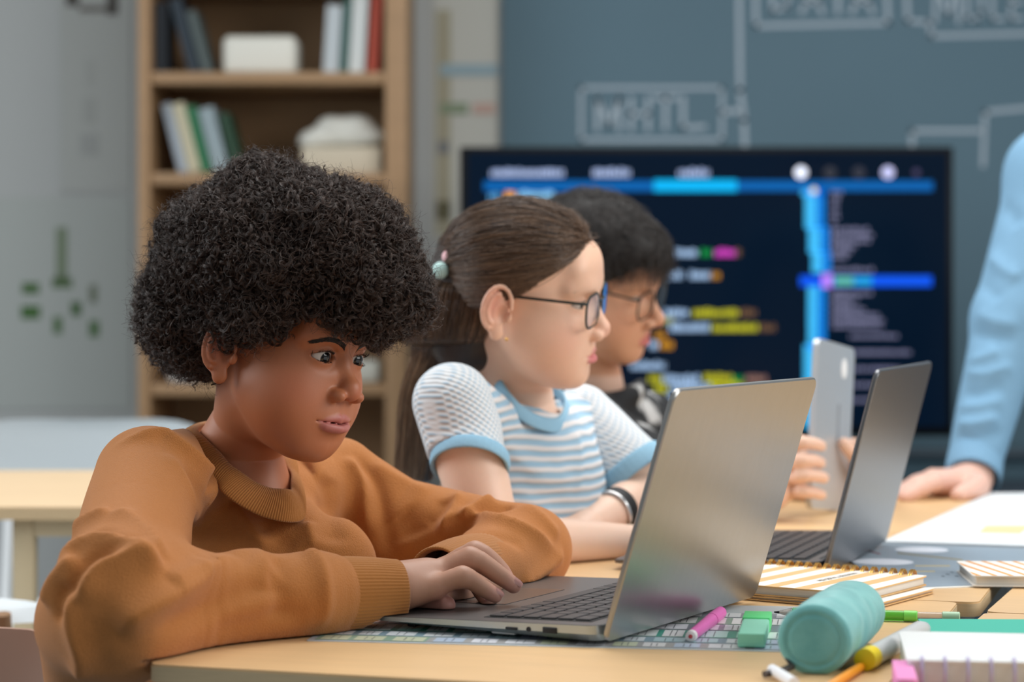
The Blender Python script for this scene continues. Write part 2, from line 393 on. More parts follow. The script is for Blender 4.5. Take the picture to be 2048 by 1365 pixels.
def book(px0, px1, py_top, shelf, col, label, lean=0.0, dy=0.06, grp=None, w_=0.16):
    xa, za = pt(px0, py_top, DS+dy); xb, _ = pt(px1, py_top, DS+dy); z0 = shelf_z[shelf]
    h_ = za-z0; t = xb-xa
    z0 += .0012
    root = empty('book', ((xa+xb)/2, DS+dy, z0), label, 'book', grp)
    root.rotation_euler = (0, lean, 0)
    if lean: root.location.z += abs(t/2*sin(lean))
    bm = B(); c = 0.003
    add_box(bm, (-t/2+c/2, w_/2, h_/2), (c, w_, h_)); add_box(bm, (t/2-c/2, w_/2, h_/2), (c, w_, h_)); add_box(bm, (0, c/2, h_/2), (t-2*c, c, h_))
    obj('cover', bm, mat('book cover '+col, col, 0.6), root)
    boxo('pages', (0, w_/2, h_/2), (t-2*c, w_-2*c, h_-0.008), M_paper, root)
M_paper = mat('paper', 'e8e6e0', 0.8)
gA = 'books on the upper shelf'; gB = 'books on the middle shelf'
book(310, 334, 5, 1, '16202a', 'black book at the left end of the upper shelf', 0.0)
book(378, 401, -5, 1, '1c2c38', 'dark navy book leaning beside the black one', -0.27)
book(406, 424, 20, 1, '4a5656', 'grey book leaning lowest in the left row of upper shelf', -0.27)
book(646, 676, 12, 1, 'b4bdc2', 'pale grey wide book left of the dark green book', 0.06)
book(681, 693, -4, 1, '3c6660', 'slim dark green book between two pale books', 0.06)
book(697, 727, -12, 1, 'c6cccc', 'white book between dark green and red books', 0.06)
book(734, 755, -20, 1, 'a8412c', 'red book standing at the right end of the upper shelf', 0.06)
book(358, 376, 206, 2, '9aa4ae', 'light blue grey book at left of the leaning row on middle shelf', -0.25)
book(378, 402, 206, 2, 'b9b399', 'cream book leaning against green book', -0.25)
book(404, 424, 212, 2, '1f6a44', 'bright green book leaning between cream and grey books', -0.25)
book(428, 458, 216, 2, '8d9da3', 'silver grey book leaning right of the bright green book', -0.25)
book(467, 486, 226, 2, '173c26', 'very dark green book at right of the leaning row', -0.25)
M_whitebox = mat('white ceramic', 'd9d9d0', 0.5)
za = shelf_z[1]+.0008; xa, zz = pt(446, 72, DS+0.1); xb, _ = pt(594, 72, DS+0.1)
tag(boxo('storage_box', ((xa+xb)/2, DS+0.16, (za+zz)/2), (xb-xa, 0.16, zz-za), M_whitebox, bev=0.02, seg=4), 'rounded white box on the upper shelf of the bookcase', 'box')
za = shelf_z[2]+.0008; xa, zz = pt(606, 296, DS+0.1); xb, _ = pt(762, 296, DS+0.1)
tag(boxo('paper_stack', ((xa+xb)/2, DS+0.16, (za+zz)/2), (xb-xa, 0.2, zz-za), mat('cream paper stack', 'c2b8a4', 0.8), bev=0.004), 'flat cream stack of paper on the middle shelf', 'paper')
bl = []
for (a, b, t0, r_) in ((640, 0, 278, .050), (700, 0, 272, .060), (740, 0, 276, .045), (665, 0, 250, .040), (715, 0, 250, .042), (620, 0, 285, .030)):
    xa_, z1 = pt(a, t0, DS+0.16); bl.append((xa_, DS+0.16, z1, r_))
fcl = lambda Q: sfold([ell(Q, c_[:3], (c_[3], .05, c_[3]*.62)) for c_ in bl], .025)
v_, q_ = sdf_mesh(fcl, (bl[0][0]-.12, DS+.05, zz-.03), (bl[2][0]+.1, DS+.27, zz+.14), .006, 'cloth', 1); v_[:, 2] = np.maximum(v_[:, 2], zz)
tag(mk('crumpled_cloth', v_, q_, mat('white cloth', 'cfd0c9', 0.8)), 'lumpy folded white cloth on top of the paper stack', 'cloth')
za = shelf_z[4]+.0008
for a, b, t0, c, lb in ((335, 395, 735, 'c9cccd', 'pale grey box on the lower shelf behind the curly hair'), (700, 758, 722, 'b9bcb4', 'off white box on the lower shelf at the right')):
    xa, z1 = pt(a, t0, DS+0.08); xb, _ = pt(b, t0, DS+0.08)
    tag(boxo('storage_box', ((xa+xb)/2, DS+0.16, (za+z1)/2), (xb-xa, 0.16, z1-za), mat('box '+c, c, 0.6), bev=0.01), lb, 'box')
za = shelf_z[3]+.001; xa, z1 = pt(705, 392, DS+0.08); xb, _ = pt(740, 392, DS+0.08)
bm = B()
for k in range(40):
    a = rnd.uniform(0, 2*pi); rr = rnd.uniform(.01, .05); zz = rnd.uniform(za+0.04, z1-0.035)
    add_box(bm, (0, 0, 0), (0.03, 0.003, 0.07), Matrix.Translation(((xa+xb)/2-.02+rr*cos(a)*.8, DS+0.15+rr*sin(a), zz)) @ Matrix.Rotation(rnd.uniform(-.8, .8), 4, 'Y') @ Matrix.Rotation(a, 4, 'Z'), bev=0.001)
pl = tag(empty('potted_plant', ((xa+xb)/2-.02, DS+0.15, za), 'small olive green plant on the third shelf of the bookcase', 'plant'), None)
off(obj('leaves', bm, mat('olive leaves', '4a5a2c', 0.6), pl), pl)
bm = B(); add_lathe(bm, [(0.03, za), (0.04, za+0.06), (0.036, za+0.06), (0.034, za+0.05)], M=Matrix.Translation((pl.location.x, pl.location.y, 0))); off(obj('pot', bm, M_whitebox, pl), pl)

# posters on the back wall
def flat(name, px0, py0, px1, py1, d, col, parent=None, th=0.002):
    xa, z1 = pt(px0, py0, d); xb, z0 = pt(px1, py1, d)
    return boxo(name, ((xa+xb)/2, d, (z0+z1)/2), (xb-xa, th, z1-z0), mat(name+' '+col, col, 0.7), parent)
DP = YW-0.004
p = flat('poster', -60, 395, 262, 820, DP, 'a2a8a6'); tag(p, 'pale poster with green block diagram low on the left wall', 'poster')
for a, b, c, d_, cl in ((112, 455, 134, 560, '6d7c66'), (104, 556, 144, 576, '4c6640'), (44, 566, 78, 588, '3f6132'), (42, 612, 80, 638, '38602a'), (142, 604, 162, 632, '3a5c30'), (106, 634, 124, 668, '4c6a44'), (178, 570, 194, 606, '66705f'), (178, 642, 198, 674, '45663c')):
    flat('printed_block', a, b, c, d_, DP-0.002, cl, p, 0.001)
p = flat('poster', 120, -60, 262, 385, DP, 'a3a7a5'); tag(p, 'tall pale poster with dark drawing high on the left wall', 'poster')
for a, b, c, d_, cl in ((132, -20, 158, 12, '3f3c38'), (214, -20, 236, 30, '3f3c38'), (158, 12, 214, 24, '605d58'), (165, 195, 190, 245, '9a9e9c'), (160, 268, 196, 310, '969a99'), (170, 120, 188, 170, '9da19f')):
    flat('printed_figure', a, b, c, d_, DP-0.002, cl, p, 0.001)
p = flat('poster', 866, -60, 996, 480, DP, 'b6b8b2'); tag(p, 'narrow chart with coloured rows beside the chalkboard', 'poster')
flat('printed_strip', 872, 20, 902, 470, DP-0.002, '9a9682', p, 0.001)
for a, b, c, d_, cl in ((880, 128, 996, 152, '8aa2ad'), (880, 206, 936, 228, '7a8a72'), (946, 206, 990, 228, 'b59a90'), (876, 282, 898, 308, '6f7377'), (872, 402, 902, 440, '57543c')):
    flat('printed_row', a, b, c, d_, DP-0.004, cl, p, 0.001)
# ------------------------------------------------------------------ desks and chairs
M_birch = mat('birch desk top', 'dcb685', 0.38, noise=0.10, nscale=9, stretch=(1, 9, 1), bump=0.0001, bscale=40)
M_ply = mat('plywood edge', 'c9b08a', 0.6, noise=0.18, nscale=30, stretch=(1, 1, 30))
M_leg = mat('grey painted steel', 'c3c6c8', 0.4)
UV = Vector((0.30, 0.954)).normalized(); VV = Vector((UV.y, -UV.x))
DC = Vector((-0.2866, 1.752))
def desk(o2, wv, lu, label, rot=0.0, top=M_birch, h=TZ, legm=M_leg, ex=None, group='classroom desks pushed together', th=0.014, inset=.035, knee=None, near=None):
    ex = ex or (VV.x, VV.y)
    r = empty('school_desk', (o2[0], o2[1], 0), label, 'desk', group)
    M = frameM((o2[0], o2[1], 0), ex, None) @ Matrix.Rotation(rot, 4, 'Z'); place(r, M)
    bm = B(); add_prism(bm, rrect(wv-0.001, lu-0.001, 0.012, 5, (wv/2, lu/2)), h-0.0018, h); t = obj('desktop', bm, top, r)
    bm = B(); add_prism(bm, rrect(wv, lu, 0.012, 5, (wv/2, lu/2)), h-th, h-0.0018); obj('plywood_edge', bm, M_ply, t)
    for x, y in ((near or inset, .035), (wv-.035, .035), (knee or inset, lu-.035), (wv-.035, lu-.035)):
        boxo('leg', (x, y, (h-th)/2), (0.03, 0.03, h-th), legm, r, bev=0.004)
    bm = B()
    for y in (.035, lu-.035): add_box(bm, ((wv+inset-.035)/2, y, h-th-0.0125), (wv-.065-inset, 0.025, 0.025))
    for x in (inset, wv-.035): add_box(bm, (x, lu/2, h-th-0.0125), (0.025, lu-.1, 0.025))
    obj('frame', bm, legm, r); return r
V0 = (0.0, 0.060, 0.100)      # the desks stand a little staggered on the children's side
def dpt(u, v): q = DC+UV*u+VV*v; return (q.x, q.y)
WV = 0.567
for k, (u0, u1, nm) in enumerate(((0, .555, 'nearest birch desk under the open silver laptop and curly haired child'), (.557, 1.15, 'birch desk in the middle of the row in front of the girl'), (1.152, 1.74, 'farthest birch desk where the standing adult rests a hand'))):
    desk(dpt(u0, V0[k]), (WV, .586, .586)[k]-V0[k], u1-u0, nm, knee=.31-V0[k], near=None if k == 0 else .31-V0[k])
RC = Vector(dpt(0.0, WV+0.006))
for k, (u0, u1, nm) in enumerate(((-.10, .492, 'right front birch desk under the white spiral pad'), (.495, 1.08, 'right middle birch desk under the orange striped notebook'), (1.083, 1.66, 'right far birch desk under the white paper'))):
    a = -0.05; q = RC+Vector((UV.x*cos(a)-UV.y*sin(a), UV.x*sin(a)+UV.y*cos(a)))*u0
    desk((q.x, q.y), WV, u1-u0, nm, rot=a)
# desk and chairs behind, left
M_pine = mat('pale pine desk top', 'dcc09a', 0.45, noise=0.06, nscale=7)
M_pineleg = mat('pale wooden leg', 'c9b795', 0.5)
desk((-1.0, 3.08), 0.72, 0.66, 'pine desk with thick edge standing empty behind the curly haired child', ex=(1, 0), top=M_pine, legm=M_pineleg, group=None, th=0.018, inset=.323)
M_whiteplastic = mat('white moulded plastic', 'cfd7db', 0.4)
def shell_back(w_, h_, curve, zt, n=16, rnd_=0.06):
    """curved chair back centred on x, bulging to +y, with thickness"""
    bm = B(); rows = []
    for side in (0, 1):
        g = []
        for j in range(9):
            tz = j/8; row = []
            for i in range(n+1):
                s_ = i/n*2-1; ww = w_/2*(1-0.10*(1-tz))
                edge = rnd_*(1-sqrt(max(0, 1-abs(s_)**4))) if tz > .5 else 0
                x = s_*ww; z = zt-h_+h_*tz-edge*(tz-.5)*2-0.015*(1-s_*s_)*(tz > .9)
                y = curve*(1-s_*s_)+0.04*tz + (0.008 if side else 0)
                row.append(bm.verts.new((x, y, z)))
            g.append(row)
        rows.append(g)
    for j in range(8):
        for i in range(n):
            bm.faces.new((rows[0][j][i], rows[0][j][i+1], rows[0][j+1][i+1], rows[0][j+1][i]))
            bm.faces.new((rows[1][j][i], rows[1][j+1][i], rows[1][j+1][i+1], rows[1][j][i+1]))
    ring = [(0, i) for i in range(n+1)]+[(j, n) for j in range(1, 9)]+[(8, i) for i in range(n-1, -1, -1)]+[(j, 0) for j in range(7, 0, -1)]
    for a, b_ in zip(ring, ring[1:]+ring[:1]):
        try: bm.faces.new((rows[0][a[0]][a[1]], rows[1][a[0]][a[1]], rows[1][b_[0]][b_[1]], rows[0][b_[0]][b_[1]]))
        except ValueError: pass
    return bm
def chair(loc, face, label, m, w_=0.40, zt=0.78, hb=0.26, zs=0.44, legm=M_leg, group='moulded plastic chairs'):
    """face: direction the sitter looks"""
    r = empty('chair', loc, label, 'chair', group); place(r, frameM(loc, (face[1], -face[0]), None))
    # local: +y is the sitter's forward
    bm = shell_back(w_, hb, -0.05, zt); 
    for v in bm.verts: v.co.y = v.co.y-0.20-0.0
    for v in bm.verts: v.co.y -= 0.0
    obj('backrest', bm, m, r)
    bm = B(); add_prism(bm, rrect(w_, 0.36, 0.06, 6), zs-0.012, zs); obj('seat', bm, m, r)
    for s_ in (-1, 1):
        tubeo('leg', [(s_*.16, .15, zs-.012), (s_*.19, .19, 0.0)], .011, legm, r)
        tubeo('leg', [(s_*.16, -.15, zs-.012), (s_*.19, -.20, 0.0)], .011, legm, r)
        tubeo('back_upright', [(s_*w_*.33, -.17, zs-.01), (s_*w_*.33, -.222, zt-hb+.012)], .010, legm, r)
    return r
cp = P(190, 0, 4.05); chair((cp.x-.04, 4.05, 0), (0.05, -1), 'white plastic chair tucked behind the pine desk', M_whiteplastic, 0.46, 0.792, 0.16)
cp = P(-30, 0, 2.9); r = chair((cp.x-.09, 2.87, 0), (-0.02, 1), 'low white chair whose rail shows beneath the pine desk at left edge', M_whiteplastic, 0.50, 0.655, 0.034, 0.40, legm=mat('brown wooden chair leg', '8a6848', 0.6))
chair((-0.655, 2.43, 0), (-0.02, 1), 'brown moulded chair at the bottom left corner beside the mustard sleeve', mat('dusty brown plastic', 'b4907e', 0.4), 0.44, 0.690, 0.24)
# chairs of the three children
chair((-0.180, 2.166, 0), (0.88, -0.47), 'white chair the curly haired child sits on', M_whiteplastic, 0.32, 0.675, 0.25, 0.438)
chair((-0.165, 2.655, 0), (0.83, -0.55), 'white chair the girl with glasses sits on', M_whiteplastic, 0.34, 0.69, 0.25, 0.438)
chair((-0.02, 3.20, 0), (0.9, -0.4), 'white chair the boy in the black patterned shirt sits on', M_whiteplastic, 0.34, 0.69, 0.25, 0.438)

# ------------------------------------------------------------------ laptops
M_alu = mat('brushed aluminium', 'a4a5a5', 0.33, metal=0.9, noise=0.05, nscale=120, stretch=(1, 1, 0.05))
M_alud = mat('space grey aluminium', '787a7e', 0.36, metal=0.9, noise=0.04, nscale=100)
M_deck = mat('dark grey deck', '6a6766', 0.38, metal=0.6)
M_key = mat('charcoal keycap', '3a3636', 0.45, metal=0.1)
M_dark = mat('black rubber', '0c0c0e', 0.6)
def laptop(M, W, D, LH, tilt, label, lidm, sidem, screen_col='dfe6ea'):
    """local: x along hinge, y towards the user, z up; origin hinge centre on the desk"""
    r = empty('laptop', (0, 0, 0), label, 'laptop', 'open laptops'); place(r, M)
    zf, zh = 0.0098, 0.0160     # front and hinge height of the deck
    def zt(y): return zh+(zf-zh)*y/D
    out = rrect(W, D-0.004, 0.012, 6, (0, D/2))
    bm = B(); lo = []; hi = []; mid = []
    for x, y in out:
        k = 0.94 if y > D*0.5 else 0.985
        mid.append(bm.verts.new((x, y, zt(y)-0.0035-0.004*(1-y/D)))); hi.append(bm.verts.new((x, y, zt(y)-0.0003)))
        lo.append(bm.verts.new((x*0.95, D/2+(y-D/2)*k-(0.0), 0.0022+0.0028*(y/D)**2)))
    n_ = len(out)
    for a, b_ in ((lo, mid), (mid, hi)):
        for i in range(n_): bm.faces.new((a[i], a[(i+1) % n_], b_[(i+1) % n_], b_[i]))
    bm.faces.new(lo[::-1]); bm.faces.new(hi); base = obj('base', bm, sidem, r)
    bm = B(); inn = rrect(W-0.0018, D-0.0058, 0.011, 6, (0, D/2))
    hi = [bm.verts.new((x, y, zt(y)+0.0001)) for x, y in inn]; lo = [bm.verts.new((x, y, zt(y)-0.0006)) for x, y in inn]
    for i in range(n_): bm.faces.new((lo[i], lo[(i+1) % n_], hi[(i+1) % n_], hi[i]))
    bm.faces.new(hi); bm.faces.new(lo[::-1]); obj('deck', bm, M_deck, r)
    S = Matrix.Rotation(math.atan2(zf-zh, D), 4, 'X'); S = Matrix.Translation((0, 0, zh)) @ S
    # keyboard well and keys
    kw, ky0, ky1 = W*0.86, 0.020, 0.020+0.098
    boxo('keyboard_tray', (0, (ky0+ky1)/2, 0.0002), (kw+0.004, ky1-ky0+0.004, 0.0006), M_dark, r, S)
    rows = [[1]*13, [1]*13+[1.9], [1.5]+[1]*12+[1.4], [1.8]+[1]*11+[2.1], [2.3]+[1]*10+[2.6], [1, 1, 1, 1.2, 5.4, 1.2, 1, 1, 1, 1]]
    rh = (ky1-ky0)/len(rows)
    for ri, row in enumerate(rows):
        tot = sum(row); x = -kw/2
        for kk in row:
            wd = kw*kk/tot
            boxo('key', (-(x+wd/2), ky0+rh*(ri+0.5), 0.0013), (wd-0.0028, rh-0.0028, 0.0016), M_key, r, S, bev=0.0006, seg=1); x += wd
    boxo('trackpad', (0, D-0.045, 0.0003), (W*0.36, 0.066, 0.0005), mat('trackpad glass', '6b6765', 0.28, metal=0.4), r, S, bev=0.0)
    bm = B(); add_box(bm, (0, 0.004, zh-0.004), (W*0.82, 0.012, 0.010), bev=0.003); obj('hinge', bm, M_dark, r)
    for x in (-W*.38, W*.38): boxo('rubber_foot', (x, D*0.86, 0.0025), (0.04, 0.008, 0.005), M_dark, r, bev=0.001)
    boxo('rubber_foot', (0, 0.012, 0.0016), (W*0.8, 0.007, 0.0030), M_dark, r, bev=0.001)
    boxo('screw_pad', (-W*.475+.004, D*.43, 0.0035), (0.006, 0.022, 0.004), M_leg, r, bev=0.001)
    # ports on the near side (x = -W/2)
    for y, ln, h_, in ((0.082, 0.011, 0.0022), (0.046, 0.013, 0.0048)):
        boxo('port', (-W/2+0.0005, y, zt(y)-0.0052), (0.004, ln, h_), M_dark, r, bev=0.0005)
    bm = B(); add_disc(bm, (0, 0, 0), 0.0021, 0.004, M=Matrix.Translation((-W/2-0.0006, 0.066, zt(0.066)-0.0052)) @ Matrix.Rotation(pi/2, 4, 'Y')); obj('port', bm, M_dark, r)
    # lid
    L = Matrix.Translation((0, -0.0005, 0.0042)) @ Matrix.Rotation(tilt, 4, 'X')     # lid plane: x, z
    bm = B(); th = 0.0052; poly = rrect(W, LH, 0.010, 6, (0, LH/2))
    prof = ((0.0, 0.0), (0.0016, 0.0008), (th-0.0016, 0.0008), (th, 0.0))
    rings = []
    for y, grow in ((0, -0.0012), (0.0010, 0), (th-0.0012, 0), (th, -0.0012)):
        rings.append([bm.verts.new(L @ Vector((x*(1+2*grow/W), -y, LH/2+(z-LH/2)*(1+2*grow/LH)))) for x, z in poly])
    n_ = len(poly)
    for a, b_ in zip(rings, rings[1:]):
        for i in range(n_): bm.faces.new((a[i], a[(i+1) % n_], b_[(i+1) % n_], b_[i]))
    bm.faces.new(rings[0][::-1]); bm.faces.new(rings[-1]); lid = obj('lid', bm, lidm, r, angle=25)
    boxo('bezel', (0, 0.0003, LH/2+0.002), (W-0.006, 0.0008, LH-0.012), M_dark, lid, L)
    boxo('screen', (0, 0.0009, LH/2+0.003), (W-0.016, 0.0006, LH-0.030), mat('lit laptop screen', screen_col, 0.3, emis=0.35), lid, L)
    return r
# near laptop: hinge near corner, depth direction measured from the table plane
A1 = Vector((0.0719, 1.829)); eD = Vector((-0.879, 0.476)); eW = Vector((0.476, 0.879)); W1, D1 = 0.320, 0.222
hc = A1+eW*W1/2
LM = frameM((hc.x, hc.y, TZ+0.0022), (eW.x, eW.y), None)      # +y = eD
laptop(LM, W1, D1, 0.217, radians(16.9), 'large silver laptop open in front of the child in the mustard sweatshirt', M_alu, mat('bright aluminium edge', 'bcc4c4', 0.35, metal=0.75))
A2 = Vector((0.3152, 2.284)); eW2 = Vector((0.339, 0.941)).normalized()
W2 = 0.335; hc = A2+eW2*W2/2
LM2 = frameM((hc.x, hc.y, TZ+0.001), (eW2.x, eW2.y), None)
laptop(LM2, W2, 0.225, 0.2165, radians(14.5), 'dark grey laptop open beyond the striped notebook in front of the girl', M_alud, M_alud, '9aa4ae')

# ------------------------------------------------------------------ things on the desks
def slab(name, o2, ex, w_, l_, z0, z1, m, label, cat, group=None, r=0.003, parent=None):
    """x along ex from o2, y to its left"""
    bm = B(); add_prism(bm, rrect(w_, l_, r, 4, (w_/2, l_/2)), z0, z1, frameM((o2[0], o2[1], 0), ex, None)); o = obj(name, bm, m, parent)
    return tag(o, label, cat, group) if label else o
# laminated sheet of labels
sx = Vector((0.989, -0.148)); so = Vector((-0.172, 1.868)); sy = Vector((-sx.y, sx.x))
sheet = slab('worksheet', so, sx, 0.42, 0.270, TZ, TZ+0.0006, mat('laminated paper', 'c4cdd2', 0.25), 'laminated worksheet of small coloured labels under the silver laptop', 'worksheet')
SM = frameM((so.x, so.y, 0), sx, None)
qv, qq, qc = [], [], []
def lab(x0_, y0_, x1_, y1_, c, z=TZ+0.0008, sh=0.0):
    for x, y in ((x0_, y0_), (x1_, y0_), (x1_+sh, y1_), (x0_+sh, y1_)):
        q = SM @ Vector((x, y, z)); qv.append(tuple(q)); qc.append(lin(c))
    n_ = len(qv); qq.append((n_-4, n_-3, n_-2, n_-1))
y = 0.006
for ri, (h_, bg, cs_) in enumerate(((0.026, 'a9a9a8', ('e4e6ea', 'cfd6b8', 'e2e4ea', 'b9c9dc', 'e8e8e8')), (0.026, '8aa6b4', ('dfe8ec', 'c6cfe6', 'e9eef0', 'b9d6dc')), (0.040, '4aa592', ('bfe8df', 'e8efee', 'a5dccf', 'f0f2f2')), (0.034, '86909a', ('d8dfe6', 'e8eaf0')), (0.040, '8fae9a', ('d9e6dc', 'eef0ee')), (0.030, '9aa0a8', ('e4e6e8',)))):
    lab(0.006, y, 0.414, y+h_, bg); x = 0.010
    while x < 0.40:
        wd = rnd.uniform(0.016, 0.030); c = rnd.choice(cs_); lab(x, y+0.002, min(x+wd, .412), y+h_-0.002, c, TZ+0.0010)
        for k in range(2):
            xx = x+wd*(0.35+0.25*k)
            yy = y+0.005
            while yy < y+h_-0.006:
                l_ = rnd.uniform(.002, .005); lab(xx, yy, xx+0.0008, min(yy+l_, y+h_-.004), '5a6068', TZ+0.0012); yy += l_+0.0016
        x += wd+rnd.uniform(0.004, 0.008)
    y += h_+0.003
lab(0.006, 0.006, 0.10, 0.034, '8fae9a', TZ+0.00085)
mk('printed_labels', np.array(qv), np.array(qq), mat('printed labels', 'ffffff', 0.3, attr='tint'), sheet, np.array(qc))
# pink felt pen
def pen(name, a, b, parts, label, cat='pen', group=None, n=20):
    """parts: list of (t0,t1,r0,r1,mat,name); first is the barrel"""
    r = empty(name, a, label, cat, group); a, b = Vector(a), Vector(b)
    for t0, t1, r0, r1, m, nm in parts:
        bm = B(); p, q = a+(b-a)*t0, a+(b-a)*t1; L_ = (q-p).length; e_ = min(0.0006, L_*.2)
        add_lathe(bm, [(r0*.8, 0), (r0, e_), (r1, L_-e_), (r1*.8, L_)], n, axisM(p, q)); off(obj(nm, bm, m, r, angle=50), r)
    return r
M_pink = mat('pink plastic', 'e36bb8', 0.4); M_wh = mat('white plastic', 'f0e9ea', 0.4)
pa = T(1381, 1274, TZ+0.0055); pb = T(1441, 1226, TZ+0.0055)
pen('felt_pen', pa, pb, [(0.05, 0.68, .0047, .0056, M_pink, 'barrel'), (0.685, 1.0, .0058, .0056, M_pink, 'cap'), (0.0, 0.05, .0045, .0049, M_wh, 'end_plug'), (-0.004, 0.004, .0018, .0018, mat('red ink', 'c4484c', 0.5), 'ink_end')], 'pink felt pen with white end lying beside the silver laptop', 'pen')
# mint eraser
ea = T(1475, 1300); eb = T(1530, 1300); ex_ = (eb-ea); 
er = empty('eraser', ((ea.x+eb.x)/2, ea.y, TZ), 'long mint green eraser with bright green sleeve', 'eraser')
ed = Vector((0.155, 0.9879)); er.rotation_euler = (0, 0, -math.atan2(ed.x, ed.y))
EW = 0.0225
boxo('rubber', (0, 0.042, 0.0062+0.0012), (EW, 0.084, 0.0118), mat('mint rubber', '92dcc0', 0.6, sss=0.0), er, bev=0.0018, seg=3)
boxo('sleeve', (0, 0.104, 0.0068+0.0012), (EW+0.001, 0.040, 0.0128), mat('bright green card', '5fdc86', 0.45), er, bev=0.001)
# green gel pen
M_green = mat('translucent green', '6ed64a', 0.2, trans=0.5); M_clear = mat('clear plastic', 'd8d0c8', 0.15, trans=0.75); M_cap = mat('frosted green', 'a9c9a8', 0.4)
ga = T(1548, 1225, TZ+0.0052); gb = T(1920, 1236, TZ+0.0052)
pen('gel_pen', ga, gb, [(0.10, 0.76, .0046, .0046, M_green, 'barrel'), (0.0, 0.03, .0006, .0012, M_dark, 'tip'), (0.03, 0.10, .0016, .0042, M_clear, 'nose_cone'), (0.76, 0.91, .0040, .0040, M_clear, 'clear_barrel'), (0.905, 1.0, .0050, .0050, M_cap, 'end_cap'), (0.70, 0.775, .0049, .0049, mat('green ring', '7fdc5c', 0.3), 'band')], 'green translucent gel pen lying behind the teal pencil case', 'pen')
# grey highlighter
ha = P(1729, 1335, 1.715); ha.z = TZ+0.0090; hb_ = T(1848, 1258, TZ+0.0090)
pen('highlighter', ha, hb_, [(0.10, 0.93, .0080, .0082, mat('grey plastic', 'c0c2c2', 0.4), 'barrel'), (0.0, 0.11, .0086, .0088, mat('yellow plastic', 'e6cc10', 0.4), 'cap'), (0.93, 1.0, .0078, .0060, mat('grey end', 'b2b8ba', 0.4), 'end_plug')], 'grey highlighter with yellow end beside the teal pencil case', 'highlighter')
# orange pencil
oa = P(1640, 1386, 1.60); oa.z = TZ+0.0038; ob = P(1722, 1338, 1.715); ob.z = TZ+0.0038
pen('pencil', oa, ob, [(0.2, 1.0, .0036, .0036, mat('orange paint', 'f09a1c', 0.4), 'shaft'), (0.0, 0.2, .0012, .0036, mat('white tip', 'efece8', 0.5), 'tip')], 'orange pencil with white tip at the bottom edge under the pencil case', 'pencil', n=6)
# pink sticky notes and white spiral pad
pk = T(1810, 1390); slab('sticky_notes', (0.2705, 1.575), (0.9915, -0.13), 0.0145, 0.085, TZ, TZ+0.018, mat('pink paper', 'e08ac0', 0.7), 'pink block of sticky notes left of the white spiral pad', 'sticky notes')
pad = empty('spiral_pad', (0.296, 1.64, TZ), 'white spiral pad lying in the bottom right corner', 'notepad')
PM = frameM((0.289, 1.634, 0), (0.9915, -0.13), None)
bm = B(); add_prism(bm, rrect(0.24, 0.142, 0.006, 4, (0.12, 0.071)), TZ+0.0045, TZ+0.0205, PM); off(obj('page_block', bm, mat('pad pages', 'd8d8d4', 0.8, noise=0.05, nscale=900, stretch=(0.02, 0.02, 1)), pad), pad)
bm = B(); add_prism(bm, rrect(0.242, 0.144, 0.006, 4, (0.12, 0.071)), TZ+0.0205, TZ+0.0222, PM); off(obj('cover', bm, mat('white card', 'dfe1e0', 0.5), pad), pad)
bm = B(); add_prism(bm, rrect(0.242, 0.144, 0.006, 4, (0.12, 0.071)), TZ+0.0, TZ+0.0040, PM); off(obj('back_cover', bm, mat('olive card', 'c8be72', 0.6), pad), pad)
M_lil = mat('lilac wire', 'b8aecb', 0.35, metal=0.2)
for k in range(14):
    x = 0.010+k*0.0165
    bm = B(); add_tube(bm, [PM @ Vector((x, 0.004+0.0075*cos(a), TZ+0.0125+0.0115*sin(a))) for a in [2*pi*j/16 for j in range(16)]], 0.0013, 6, closed=True); off(obj('ring', bm, M_lil, pad), pad)
tl = T(1890, 1251, TZ+0.008); tn = T(1862, 1270, TZ+0.008)
slab('notebook', (0.349, 1.862), (0.999, -0.035), 0.21, 0.082, TZ+0.0002, TZ+0.008, mat('teal card', '38b49c', 0.5), 'flat teal notebook behind the white spiral pad', 'notebook')
